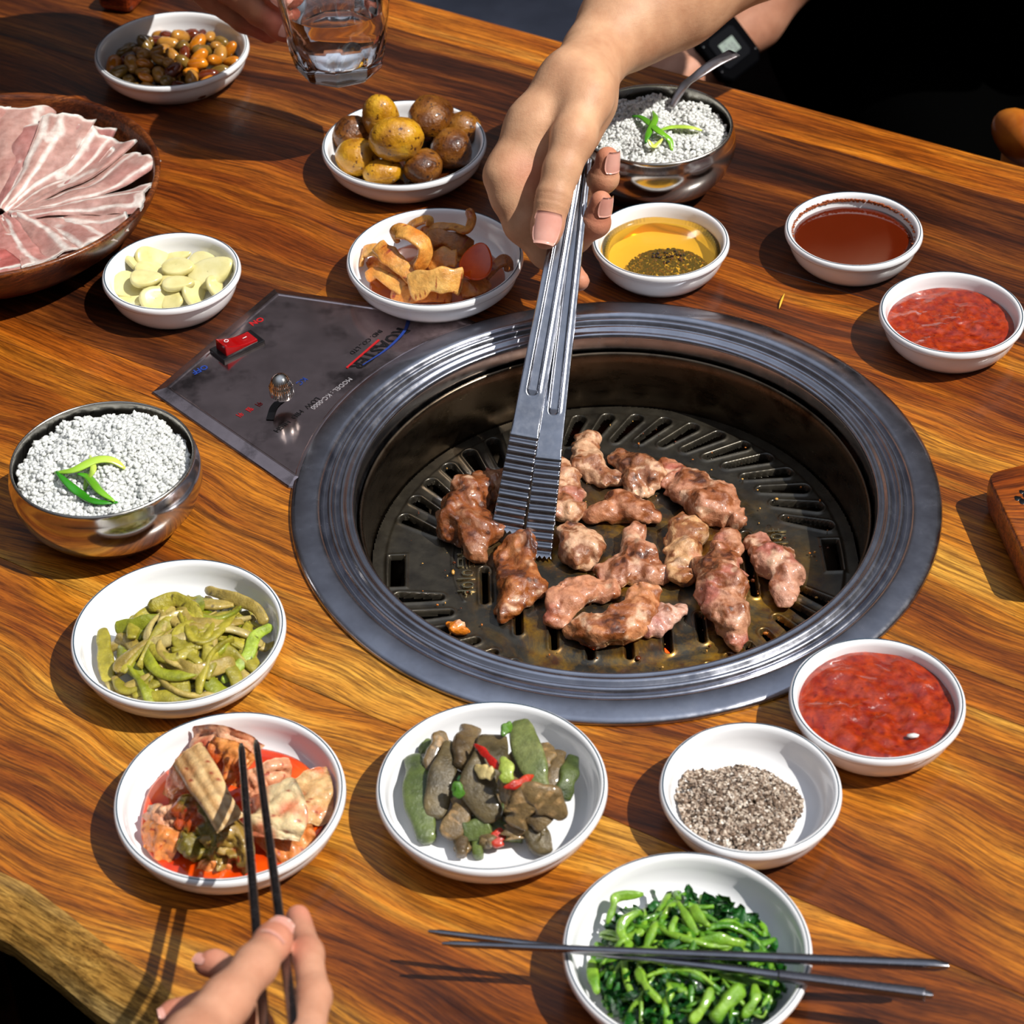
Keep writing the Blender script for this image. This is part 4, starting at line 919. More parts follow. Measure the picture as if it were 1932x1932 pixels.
# ------------------------------------------------------------------ olive vegetable strips
pc = [((142, 132, 34), (188, 174, 62)), ((160, 136, 60), (198, 174, 96)), ((122, 128, 22), (164, 168, 44)), ((180, 160, 90), (212, 194, 132))]
def pdots(c, V, s, seed):
    m = vnoise(V, 900, seed+8, 1) > .84; c = c.copy(); c[m] = np.array(sc((60, 44, 20))); return c
lp = lambda x, y, z: (x/2.576, 650+y/2.576, z)
g = np.random.default_rng(11); cP = np.array(DC['pepper'])+np.array([.0045, -.0050])
def mound(q, R, h0, h): return h0+h*max(0, 1-(q/R)**2)
k = 0
for layer, nL, hh in ((0, 26, .001), (1, 28, .0060), (2, 24, .0110)):
    for i in range(nL):
        Rm_ = .0475-.004*layer; a = g.uniform(0, 6.28); q = math.sqrt(g.random())*(Rm_-.006); th_ = g.uniform(0, 3.14); Lh = g.uniform(.016, .028)*(1-.1*layer); bend = g.normal(0, .016)
        pts_ = []
        for s_ in np.linspace(-1, 1, 6):
            x = q*math.cos(a)+math.cos(th_)*Lh*s_-math.sin(th_)*bend*(s_*s_-.4); y = q*math.sin(a)+math.sin(th_)*Lh*s_+math.cos(th_)*bend*(s_*s_-.4)
            rr_ = math.hypot(x, y); lim = Rm_; 
            if rr_ > lim: x *= lim/rr_; y *= lim/rr_; rr_ = lim
            pts_.append([cP[0]+x, cP[1]+y, mound(rr_, .052, .0065, .008)+hh*(1-.5*(rr_/.046)**2)+g.uniform(-.0008, .0008)])
        P = smooth_path(pts_, 26); w = g.uniform(.0030, .0052); s_ = np.linspace(0, 1, 26); e_ = np.clip(np.sin(np.pi*(s_*.92+.04)), .2, 1)**.4
        V, G = sweep(P, ell(1, 1, 10, .8), scale=np.stack([w*e_*(1+.15*np.sin(s_*9+k)), .0019*e_], -1), twist=np.linspace(0, g.normal(0, .8), 26))
        c0, c1 = pc[g.choice(4, p=[.36, .30, .26, .08])]; c = pdots(c_mix(c0, c1, np.clip(vnoise(V, 100, k, 2)+.5, 0, 1)), V, 0, k)
        o = obj('vegetable_strip', fit(V), merge_groups(G), MT['vwet'], cols=c); wl = where(P[:, 0].mean()-cP[0], P[:, 1].mean()-cP[1], .040); tag(o, 'limp olive green vegetable strip '+wl+' of the tangled heap', 'vegetable', 'olive vegetable strips '+wl); k += 1
for pix, w, col, l in (([(680, 1560, .017), (800, 1530, .021), (950, 1590, .022), (1140, 1540, .018)], .0056, pc[1], 'wide translucent tan strip across the front of the olive heap'),
                       ([(720, 1280, .022), (860, 1240, .024), (950, 1330, .024), (940, 1500, .019)], .0050, pc[0], 'hooked yellow-green strip in the middle of the olive heap'),
                       ([(1080, 1640, .012), (1200, 1520, .016), (1240, 1420, .018), (1320, 1370, .016)], .0036, ((140, 164, 40), (176, 196, 70)), 'bright green curved strip at the right of the olive heap'),
                       ([(500, 1380, .016), (510, 1500, .014), (530, 1640, .009)], .0050, pc[0], 'flat strip hanging at the left of the olive heap'),
                       ([(1000, 1190, .014), (1120, 1230, .018), (1240, 1280, .018), (1290, 1360, .014)], .0046, pc[1], 'strip along the far right of the olive heap'),
                       ([(560, 1380, .016), (680, 1360, .020), (820, 1330, .022)], .0048, pc[2], 'greenish strip at the upper left of the olive heap'),
                       ([(790, 1400, .024), (800, 1340, .025), (900, 1300, .024)], .0030, pc[3], 'cream coloured curl on top of the olive heap')):
    ribbon('vegetable_strip', [lp(*q) for q in pix], w*.92, .0018, col, l, 'vegetable', 'olive green vegetable strips in the white dish', 200+k, wavy=.2, up=UPV, cfun=pdots, taper=.3); k += 1

# ------------------------------------------------------------------ eggplant
ep = lambda x, y, z: (680+x/3.22, 1280+y/3.22, z)
ec = [((84, 66, 42), (126, 104, 68)), ((58, 72, 34), (104, 118, 58)), ((72, 62, 40), (116, 100, 66)), ((98, 78, 48), (148, 122, 80)), ((96, 110, 58), (142, 148, 90))]
for k, (pix, w, ci, l) in enumerate((
    ([(320, 470, .016), (350, 620, .018), (370, 800, .014), (410, 1000, .008)], .0085, 1, 'long green eggplant strip at the far left'),
    ([(500, 330, .026), (460, 430, .024), (430, 580, .018)], .0050, 3, 'thin seedy brown eggplant strip at the upper left'),
    ([(560, 390, .024), (510, 550, .024), (470, 720, .018), (450, 860, .012)], .0075, 2, 'smooth grey-brown eggplant strip beside the green one'),
    ([(670, 300, .022), (650, 420, .026), (630, 560, .024)], .0085, 0, 'broad eggplant strip with rounded end at the back'),
    ([(610, 720, .020), (610, 820, .018), (520, 970, .012)], .0058, 3, 'shiny brown eggplant strip at the lower left'),
    ([(800, 350, .026), (790, 480, .030), (720, 620, .028), (740, 740, .024), (830, 860, .018)], .0100, 2, 'widest dark eggplant strip in the middle'),
    ([(970, 260, .026), (1000, 400, .028), (1060, 560, .026), (1080, 680, .020)], .0085, 4, 'pale green eggplant strip at the back centre'),
    ([(1120, 400, .022), (1130, 500, .024), (1120, 600, .020)], .0048, 3, 'short seedy eggplant strip at the back right'),
    ([(1210, 450, .022), (1190, 560, .022), (1160, 680, .018)], .0050, 0, 'dark eggplant strip second from the right'),
    ([(1290, 480, .020), (1260, 600, .022), (1220, 740, .016)], .0058, 1, 'glossy olive eggplant strip at the far right'),
    ([(850, 680, .030), (950, 700, .034), (980, 800, .028), (940, 900, .020)], .0075, 3, 'torn fleshy eggplant piece in the centre front'),
    ([(960, 690, .034), (1060, 700, .036), (1160, 760, .030), (1240, 850, .022)], .0080, 3, 'ragged eggplant piece reaching to the right front'),
    ([(1010, 740, .026), (1080, 840, .022), (1130, 900, .018)], .0080, 0, 'folded eggplant strip under the ragged one'),
    ([(930, 880, .018), (940, 980, .012)], .0075, 3, 'stubby eggplant piece near the red chili at the front'),
    ([(1060, 880, .016), (1080, 990, .012), (1160, 980, .012)], .0078, 2, 'rounded brown eggplant piece at the front right'),
    ([(620, 940, .012), (720, 920, .013), (790, 890, .015)], .0075, 1, 'dark green eggplant piece lying low in front'),
    ([(620, 980, .008), (620, 1080, .007)], .0050, 3, 'short seedy strip end at the front rim'),
    ([(700, 960, .008), (720, 1090, .007)], .0034, 1, 'short green strip end at the front rim'),
    ([(380, 400, .015), (420, 430, .014)], .0050, 1, 'dark tip showing behind the thin seedy strip'),
    ([(570, 560, .020), (560, 760, .014), (560, 900, .010)], .0060, 0, 'eggplant strip buried between the left ones'),
    ([(900, 480, .022), (980, 560, .022), (1020, 680, .018)], .0090, 2, 'eggplant strip buried under the green scallion'))):
    def seedy(c, V, s, seed, ci=ci):
        if ci == 3:
            m = vnoise(V, 480, seed+8, 1) > .4; c = c.copy(); c[m] = np.array(sc((176, 140, 92)))
        return c
    ribbon('eggplant_strip', [ep(*q) for q in pix], w*.86, .0032 if ci != 3 else .0026, ec[ci], l, 'eggplant', 'steamed eggplant strips', 300+k, mt='vwet', wavy=.22 if ci != 3 else .5, tw=(0, g.normal(0, .25)), up=UPV, cfun=seedy, taper=.25, nseg=16)
rr1, rr2 = (176, 10, 8), (220, 40, 16)
for pix, w, col, nm, ct, gr, l in (
    ([(690, 400, .036), (760, 460, .038), (850, 560, .038)], .0026, (rr1, rr2), 'chili_slice', 'chili', 'red chili slices', 'thin red chili strip pointing to the upper left'),
    ([(870, 660, .040), (950, 640, .040), (1050, 590, .038)], .0028, (rr1, (228, 80, 24)), 'chili_slice', 'chili', 'red chili slices', 'red chili strip with seeds right of the scallion'),
    ([(850, 910, .014), (820, 1030, .010)], .0046, (rr1, (228, 70, 20)), 'chili_slice', 'chili', 'red chili slices', 'fat red chili slice alone at the front of the dish'),
    ([(860, 480, .040), (890, 560, .042), (880, 640, .038)], .0046, ((134, 160, 36), (196, 210, 104)), 'scallion_slice', 'scallion', 'scallion pieces on the eggplant', 'pale yellow-green scallion piece in the centre'),
    ([(700, 530, .034), (760, 570, .036), (820, 580, .036)], .0045, ((214, 186, 110), (236, 214, 150)), 'garlic_piece', 'garlic', None, 'cream garlic piece left of the scallion'),
    ([(860, 350, .034), (890, 300, .034), (920, 290, .033)], .0034, ((58, 104, 22), (104, 150, 40)), 'scallion_slice', 'scallion', 'scallion pieces on the eggplant', 'bright green scallion ring at the back'),
    ([(560, 690, .028), (590, 670, .030), (600, 730, .026)], .0040, ((46, 98, 22), (88, 140, 36)), 'scallion_slice', 'scallion', 'scallion pieces on the eggplant', 'bright green scallion bit at the left'),
    ([(605, 590, .030), (610, 640, .028)], .0022, ((20, 70, 24), (40, 100, 34)), 'scallion_slice', 'scallion', 'scallion pieces on the eggplant', 'tiny dark green scallion bit above the left one')):
    ribbon(nm, [ep(*q) for q in pix], w*.85, w*.38, col, l, ct, gr, 350, mt='vwet', up=UPV, nn=16, taper=.45, wavy=.3)

g = np.random.default_rng(77)
for i in range(12):
    a = g.uniform(0, 6.28); q = math.sqrt(g.random())*.026; c0_ = np.array([DC['egg'][0]-.002+q*math.cos(a), DC['egg'][1]+.001+q*math.sin(a)]); th_ = math.pi/2+g.normal(0, .45); L_ = g.uniform(.012, .018); z0 = .0075+.006*(1-q/.03)
    P = smooth_path([[c0_[0]+math.cos(th_)*L_*s_, c0_[1]+math.sin(th_)*L_*s_, z0+.002*math.sin(s_*2+i)] for s_ in (-1, -.3, .4, 1)], 24); ci = int(g.integers(5)); w = g.uniform(.0045, .0065); s_ = np.linspace(0, 1, 24)
    V, G = sweep(P, ell(1, 1, 12, .7), scale=np.stack([w*np.clip(np.sin(np.pi*(s_*.9+.05)), .3, 1)**.5, np.full(24, .0028)], -1), twist=np.linspace(0, g.normal(0, .5), 24))
    wl = where(P[:, 0].mean()-DC['egg'][0], P[:, 1].mean()-DC['egg'][1], .030)
    o = obj('eggplant_strip', fit(V), merge_groups(G), MT['vwet'], cols=c_mix(ec[ci][0], ec[ci][1], np.clip(vnoise(V, 90, i, 3)+.5, 0, 1))); tag(o, 'eggplant strip lying underneath the others '+wl, 'eggplant', 'bottom eggplant strips '+wl)
# ------------------------------------------------------------------ green stems
g = np.random.default_rng(21); cG = np.array(DC['greens'])+np.array([.0000, -.0030])
sgc = [((70, 132, 16), (122, 176, 36)), ((92, 146, 26), (150, 192, 58)), ((52, 108, 16), (92, 148, 30))]
def pilepts(g, R, L, hh, m=6, bendk=.012, c=cG, base_=.0070, hmax=.012):
    a = g.uniform(0, 6.28); q = math.sqrt(g.random())*(R-.3*L); th_ = g.uniform(0, 3.14); bend = g.normal(0, bendk); pts_ = []
    for s_ in np.linspace(-1, 1, m):
        x = q*math.cos(a)+math.cos(th_)*L*s_-math.sin(th_)*bend*(s_*s_-.4); y = q*math.sin(a)+math.sin(th_)*L*s_+math.cos(th_)*bend*(s_*s_-.4)
        rr_ = math.hypot(x, y)
        if rr_ > R: x *= R/rr_; y *= R/rr_; rr_ = R
        pts_.append([c[0]+x, c[1]+y, mound(rr_, R+.006, base_, hmax)+hh*(1-.6*(rr_/R)**2)+g.normal(0, .0012)])
    return pts_
k = 0
for layer, nL, hh in ((0, 22, 0), (1, 30, .0045), (2, 38, .0090)):
    for i in range(nL):
        P = smooth_path(pilepts(g, .0455, g.uniform(.011, .022), hh, bendk=.008), 18); w = g.uniform(.0011, .0023); s_ = np.linspace(0, 1, 18); e_ = np.clip(np.sin(np.pi*(s_*.94+.03)), .25, 1)**.35
        V, G = sweep(P, ell(1, 1, 8), scale=np.stack([w*e_*(1+.2*np.sin(s_*7+k)), w*.75*e_], -1)); c0, c1 = sgc[g.integers(3)]
        o = obj('green_stem', fit(V), merge_groups(G), MT['vwet'], cols=c_mix(c0, c1, np.clip(vnoise(V, 120, k, 2)+.5, 0, 1))); wl = where(P[:, 0].mean()-cG[0], P[:, 1].mean()-cG[1], .040); tag(o, 'glossy bright green cut stem '+wl+' of the heap', 'vegetable', 'green stems '+wl); k += 1
vp = lambda x, y, z: (1000+x/3.45, 1550+y/3.45, z)
for pix, w, l in (([(400, 900, .016), (410, 1000, .018), (440, 1120, .016)], .0036, 'thick light green stem at the lower left, upright'),
                  ([(1380, 1080, .028), (1280, 1180, .028), (1190, 1300, .024)], .0058, 'thickest pale green stem at the front right'),
                  ([(500, 670, .016), (540, 560, .020), (570, 490, .022), (740, 470, .022)], .0034, 'bent green stem at the upper left corner'),
                  ([(640, 800, .022), (590, 720, .024), (620, 640, .026), (720, 580, .026)], .0040, 'hooked light green stem at the left'),
                  ([(1090, 740, .028), (1020, 620, .030), (960, 520, .030)], .0028, 'slim straight stem leaning in the middle'),
                  ([(1170, 690, .030), (1090, 610, .031), (1060, 560, .030)], .0045, 'flat yellow-green stem piece in the middle'),
                  ([(1050, 800, .026), (1200, 760, .028), (1400, 800, .024)], .0040, 'long pale stem lying under the chopsticks'),
                  ([(1460, 1060, .022), (1460, 1160, .022), (1380, 1280, .018)], .0038, 'curved stem at the right front'),
                  ([(1540, 1080, .016), (1560, 1200, .012)], .0034, 'short stem at the far right front'),
                  ([(1180, 1080, .028), (1130, 1200, .026), (1040, 1310, .022)], .0040, 'bright green stem running to the front rim'),
                  ([(940, 760, .026), (920, 700, .028), (950, 620, .028)], .0036, 'short hooked stem in the centre'),
                  ([(700, 960, .024), (760, 1080, .024), (850, 1180, .022)], .0038, 'pale jagged stem below the chopsticks')):
    ribbon('green_stem', [vp(*q) for q in pix], w*.60, w*.50, sgc[1], l, 'vegetable', 'green stems in the white dish', 400+k, mt='vwet', up=UPV, nn=22, taper=.2, wavy=.35); k += 1
mb = MB()
for i in range(280):
    a = g.uniform(0, 6.28); q = math.sqrt(g.random())*.043; c = np.array([cG[0]+q*math.cos(a), cG[1]+q*math.sin(a), mound(q, .052, .0065, .017)+g.uniform(-.0045, .0022)])
    L = g.uniform(.004, .009); Wd = g.uniform(.002, .0045); Rm = rot((0, 0, 1), g.uniform(0, 6.3)) @ rot((1, 0, 0), g.normal(0, .7)) @ rot((0, 1, 0), g.normal(0, .6)); sd_ = g.uniform(0, 100)
    def lf(s, t): 
        x = (s-.5)*2*L; y = (t-.5)*2*Wd*np.sin(np.pi*np.clip(s*.96+.02, 0, 1))**.6*(1+.25*np.sin(s*26+sd_)); z = .0026*np.sin(s*7+sd_)+.0016*np.sin(t*8+sd_*2)
        return np.stack([x, y, z], -1) @ Rm.T+c
    V, F, st = sheet(lf, 9, 5, .0004); cc = c_mix((8, 52, 22), (34, 104, 30), np.full(len(V), g.random()))
    mb.add(V, F, cc)
o = mb.build('leaf_tangle', MT['vwet']); tag(o, 'dark green wilted leaves mixed through the stems', 'leaves', kind='stuff')

# ------------------------------------------------------------------ kimchi
kp = lambda x, y, z: (150+x/3.057, 1300+y/3.057, z)
def kj(V):
    return c_mix((190, 40, 4), (232, 92, 14), np.clip(vnoise(V, 90, 5, 3)+.5, 0, 1))
pool('kimchi_juice', DC['kimchi'], .0485, .0105, mat('kimchi_brine', None, vc=True, rough=.08, coat=1, sss=.2, sssc=(1, .3, .05), sssr=.004, bmp=[(200, .2, .001)]), 'bright red-orange kimchi brine', 'sauce', .0006, 120, cols=kj)
def cabbage(lab, pix, wid, th, col, seed, crump=.0, ribs=0, tw=(0, 0), nt_=15):
    nn = 34; C = smooth_path([at(*kp(*q)) for q in pix], nn); T = norm(np.gradient(C, axis=0)); up = np.array(UPV); Sd = norm(np.cross(T, up)); Nn = np.cross(Sd, T)
    tws = np.linspace(tw[0], tw[1], nn)[:, None]; Sd, Nn = Sd*np.cos(tws)+Nn*np.sin(tws), -Sd*np.sin(tws)+Nn*np.cos(tws)
    g_ = np.random.default_rng(seed)
    def fn(s, t):
        i = (s[:, 0]*(nn-1)).astype(int); w = wid*(1+.18*vnoise(np.stack([s*3+seed, 0*s, 0*s], -1), 1, seed))
        q = (t-.5)*2; P = C[i][:, None]+Sd[i][:, None]*(w*q)[..., None]
        h = -.18*wid*q**2+(.0003*np.cos(q*ribs*np.pi) if ribs else 0)+crump*vnoise(np.stack([s*4+seed, t*3, 0*s], -1), 1.5, seed, 3)
        return P+Nn[i][:, None]*h[..., None]
    V, F, st = sheet(fn, nn, nt_, th)
    f = np.clip(.5+.5*np.sin(st[:, 1]*ribs*6.28)*(.5 if ribs else 0)+.5*vnoise(V, 110, seed, 3), 0, 1); c = c_mix(col[0], col[1], f)
    rs = np.clip((vnoise(V, 75, seed+4, 2)-.12)*3.5, 0, 1)[:, None]*(.25 if ribs else .75); c = c*(1-rs)+np.array(sc((206, 62, 12)))*rs
    m = vnoise(V, 520, seed+8, 1) > .7; c[m] = np.array(sc((160, 24, 8)))
    o = obj('cabbage_piece', fit(V), F, MT['vwet'], cols=c); tag(o, lab, 'kimchi', 'kimchi cabbage pieces')
wh = ((206, 150, 88), (236, 200, 144)); orr = ((216, 106, 36), (236, 160, 84)); pk = ((222, 130, 84), (240, 190, 150)); gn = ((92, 80, 22), (140, 122, 40)); cr = ((236, 200, 140), (248, 228, 184))
cabbage('red-stained cabbage piece under the pale fluted stem', [(520, 480, .020), (620, 560, .024), (640, 700, .020)], .0110, .0020, orr, 3, .004)
cabbage('wide pinkish cabbage leaf at the back of the kimchi', [(640, 330, .018), (780, 330, .024), (900, 350, .024), (1000, 420, .020)], .0105, .0016, pk, 5, .006)
cabbage('orange cabbage leaf behind the chopstick tips', [(740, 400, .026), (860, 420, .030), (960, 480, .028)], .0110, .0018, orr, 6, .005)
cabbage('cabbage sliver with chili flakes at the upper right', [(960, 560, .026), (1080, 500, .030), (1220, 470, .026)], .0075, .0018, pk, 7, .004, tw=(.3, -.2))
cabbage('pale cabbage piece at the right wall of the kimchi dish', [(1280, 500, .020), (1350, 620, .020), (1370, 780, .014)], .0120, .0016, wh, 8, .004, tw=(.2, .4))
cabbage('large glossy cream cabbage piece on the right', [(1100, 560, .030), (1140, 700, .034), (1120, 860, .026)], .0145, .0026, cr, 9, .004, tw=(.05, -.1))
cabbage('thin red-edged cabbage leaf at the lower right', [(1200, 780, .020), (1190, 900, .016), (1100, 980, .011)], .0130, .0015, orr, 10, .006)
cabbage('pink cabbage stem lying at the left', [(380, 740, .014), (470, 760, .020), (560, 740, .022)], .0075, .0020, pk, 11, .003, ribs=2)
cabbage('orange cabbage stem at the lower left', [(360, 850, .012), (450, 880, .018), (560, 940, .014)], .0095, .0020, orr, 12, .004)
cabbage('crumpled dark green cabbage leaf in the front', [(540, 770, .022), (650, 760, .026), (720, 860, .022), (640, 980, .014)], .0120, .0012, gn, 13, .010, nt_=21)
cabbage('curly olive cabbage leaf beside the dark green one', [(740, 820, .024), (840, 850, .026), (900, 960, .018), (800, 1010, .013)], .0105, .0012, ((120, 92, 28), (186, 150, 70)), 14, .010, nt_=21)
cabbage('red cabbage shred between the fluted stem and the leaf', [(700, 700, .020), (800, 740, .022), (880, 820, .018)], .0065, .0016, ((200, 60, 20), (226, 110, 50)), 15, .004)
cabbage('white translucent shred at the back rim of the kimchi', [(700, 290, .016), (820, 280, .020), (960, 330, .016)], .0060, .0014, wh, 16, .004)
cabbage('small cabbage shred at the front rim of the kimchi', [(700, 1000, .012), (760, 1040, .011), (880, 1020, .011)], .0070, .0015, orr, 17, .004)
cabbage('pale fluted cabbage stem on top of the kimchi', [(610, 360, .040), (700, 500, .043), (790, 650, .042), (870, 780, .036)], .0080, .0030, wh, 4, .0008, ribs=3, tw=(.15, .15))
# ------------------------------------------------------------------ pork in the wooden bowl
WB = np.array([-.356, 1.368]); WR = .120
t = thing('wooden_bowl', (*WB, 0), 'wide dark wooden bowl of raw sliced pork at the left edge', 'bowl')
p = np.array([(.0001, .002), (.50, .002), (.52, 0), (.56, .001), (.72, .008), (.88, .024), (.965, .040), (.985, .0455), (.990, .0480), (.980, .0492), (.962, .0488), (.945, .0450), (.900, .0330), (.80, .0210), (.60, .0130), (.3, .0100), (.0001, .0095)])
p[:, 0] *= WR/.99
V, F = lathe(p, 160, (*WB, 0)); obj('bowl', V, F, wood('acacia_wood', [(.3, (56, 22, 8)), (.45, (104, 50, 22)), (.6, (148, 82, 38)), (.74, (190, 120, 66))], 8, 40, warp=.05, coat=.5, seed=60), t)
MT['pork'] = mat('raw_pork', [(.3, (225, 215, 212)), (.65, (255, 255, 255))], 160, vc=True, rough=.26, coat=.35, sss=.3, sssc=(1, .35, .3), sssr=.003, bmp=[(160, .3, .0016)])
def pork(lab, pix, w0, w1, seed, bands, pinkc=(192, 152, 142), spot=None):
    nn, nt_ = 60, 27; C = smooth_path([at(u, v, z) for u, v, z in pix], nn); T = norm(np.gradient(C, axis=0)); up = np.array([0, 0, 1.0]); Sd = norm(np.cross(T, up)); Nn = np.cross(Sd, T)
    ss = np.linspace(0, 1, nn)
    def fn(s, t):
        s = s*(.975+.045*vnoise(np.stack([t*4.5+seed, 0*s, 0*s], -1), 1, seed+2, 3)); fi = s*(nn-1); w = (w0+(w1*1.6-w0)*s**.7)*(1+.06*np.sin(s*9+seed))
        lp_ = lambda A: np.stack([np.interp(fi, np.arange(nn), A[:, a_]) for a_ in range(3)], -1); q = (t-.5)*2
        q = q*(1+.05*vnoise(np.stack([s*9, t*0+seed, 0*s], -1), 1, seed, 2))
        P = lp_(C)+lp_(Sd)*(w*q)[..., None]
        h = .0022*np.sin(q*2.2+seed)+.0022*vnoise(np.stack([s*4+seed, t*2, 0*s], -1), 1, seed, 2)-.0012*q*q+.0010*vnoise(np.stack([s*9+seed, t*7, 0*s], -1), 1, seed+5, 2)
        return P+lp_(Nn)*h[..., None]
    V, F, st = sheet(fn, nn, nt_, .0018)
    s_, t2 = st[:, 0], st[:, 1]; wv = t2+.06*vnoise(np.stack([s_*5+seed, 0*s_, 0*s_], -1), 1, seed, 2)
    fat = np.zeros(len(V))
    for b, wd in bands: fat = np.maximum(fat, np.clip(1.6-np.abs(wv-b)/wd*1.6, 0, 1)*np.clip(1.1-.2*vnoise(np.stack([s_*6, 0*s_, 0*s_+b*30], -1), 1, seed), 0, 1))
    fat = np.maximum(fat, np.clip((vnoise(np.stack([s_*6+seed, t2*3, 0*s_], -1), 1, seed+3, 2)-.38)*6, 0, .8)*(s_ > .35))
    fat = np.maximum(fat, np.clip((s_-.965)*60, 0, 1))
    c = np.array(sc(pinkc))[None]*(1+.20*vnoise(V, 90, seed, 3)[:, None])
    dk = np.clip((vnoise(V, 32, seed+9, 2)-.1)*3, 0, 1)[:, None]*.5; c = c*(1-dk*.7)+np.array(sc((166, 92, 88)))*dk*.7
    c = c*(1-fat[:, None])+np.array(sc((232, 222, 214)))*fat[:, None]
    o = obj('pork_slice', V, F, MT['pork'], cols=np.clip(c, 0, 1)); return tag(o, lab, 'meat', 'raw pork slices fanned in the wooden bowl')
pork('pork slice at the far left with a large lean top end', [(0, 400, .026), (5, 330, .032), (20, 260, .036), (15, 205, .042)], .006, .022, 1, [(.12, .05), (.80, .06)])
pork('lean pork slice between the left one and the striped one', [(10, 398, .028), (45, 330, .033), (72, 290, .036), (92, 238, .040)], .005, .016, 2, [(.5, .03), (.95, .05)], (186, 136, 130))
pork('tall pork slice with two thick fat stripes reaching the back rim', [(12, 400, .031), (62, 345, .035), (100, 290, .040), (132, 212, .046)], .005, .0135, 3, [(.10, .10), (.40, .07)])
pork('pink pork slice behind the second striped one', [(16, 400, .030), (80, 350, .034), (140, 300, .037), (172, 232, .042)], .005, .0135, 4, [(.15, .05)], (188, 138, 132))
pork('pork slice curving up to the right rim', [(16, 402, .032), (90, 352, .036), (160, 315, .040), (222, 250, .046)], .005, .0125, 5, [(.12, .08), (.42, .05)])
pork('broad pork slice reaching the right wall of the bowl', [(20, 402, .032), (110, 372, .036), (190, 345, .040), (262, 285, .045)], .005, .0135, 6, [(.12, .06), (.40, .05), (.9, .05)])
pork('pork slice with wavy fat edge draped over the right rim', [(24, 404, .034), (120, 392, .038), (200, 378, .043), (286, 366, .050)], .005, .0120, 7, [(.15, .08), (.5, .05), (.85, .06)])
pork('pork slice in the lower right of the fan', [(24, 404, .032), (110, 416, .034), (180, 418, .038), (248, 402, .044)], .005, .0130, 8, [(.15, .06), (.6, .06)])
pork('pork slice below it ending at the front rim', [(22, 404, .033), (80, 424, .034), (130, 440, .037), (166, 470, .044)], .005, .0140, 9, [(.15, .07), (.55, .06)])
pork('pork slice pointing to the front of the bowl', [(10, 402, .034), (45, 432, .035), (75, 462, .038), (98, 492, .043)], .005, .0130, 10, [(.2, .08), (.8, .07)])
pork('pork slice at the bottom left of the fan', [(-4, 400, .033), (0, 440, .034), (15, 480, .038), (30, 512, .043)], .006, .0170, 11, [(.25, .05), (.8, .05)], (194, 136, 128))
pork('red pork slice cut off by the left edge', [(-30, 400, .031), (-50, 440, .034), (-50, 480, .038), (-40, 520, .042)], .006, .0180, 12, [(.3, .05), (.8, .05)], (186, 104, 98))
pork('pork slice behind the fan at the far left edge', [(-30, 396, .028), (-50, 330, .032), (-60, 270, .036), (-50, 200, .042)], .006, .0180, 13, [(.3, .06), (.75, .05)])

# ------------------------------------------------------------------ board at the right edge
BZ = .026
bt = thing('serving_board', (*at(1932, 960, 0)[:2], 0), 'thick rounded wooden serving board cut off by the right edge', 'board')
a0, a1, a2 = at(1862.6, 892, BZ)[:2], at(2010, 855, BZ)[:2], at(1950, 1080, BZ)[:2]; a3 = a1+a2-a0
def roundpoly(P, r, m=5):
    o = []
    for i in range(len(P)):
        a, b, c = P[i-1], P[i], P[(i+1) % len(P)]; d1 = (a-b)/np.linalg.norm(a-b); d2 = (c-b)/np.linalg.norm(c-b)
        for q in np.linspace(0, 1, m): o.append((1-q)**2*(b+d1*r)+2*q*(1-q)*b+q*q*(b+d2*r))
    return np.array(o)
pl = roundpoly([a0, a2, a3, a1], .008); cc_ = pl.mean(0); L_b = []
for f_, z in ((.90, .0005), (.97, .003), (1.015, .010), (1.02, .018), (1.01, .0235), (.993, BZ-.0006), (.97, BZ)): L_b.append(np.column_stack([cc_+(pl-cc_)*f_, np.full(len(pl), z)]))
V = np.concatenate(L_b); n_ = len(pl); F = grid_faces(len(L_b), n_, wrap_b=True)[:, ::-1].copy()
obj('board', V, [F, ((len(L_b)-1)*n_+np.arange(n_))[None, :]], wood('orange_board_wood', [(.3, (150, 66, 14)), (.5, (202, 104, 24)), (.7, (226, 136, 44))], 6, 30, warp=.06, seed=70), bt)
for q_, r_ in (((1920, 940), .0022), ((1928, 928), .0018), ((1930, 946), .0026), ((1938, 935), .003)):
    V, F = lathe([(.0001, .0003), (.8*r_, .0003), (r_, 0)], 14, at(*q_, BZ), rad_mod=lambda t, Z: 1+.15*np.cos(3*t)); obj('burn_mark', V, F, MT['black'], bt)

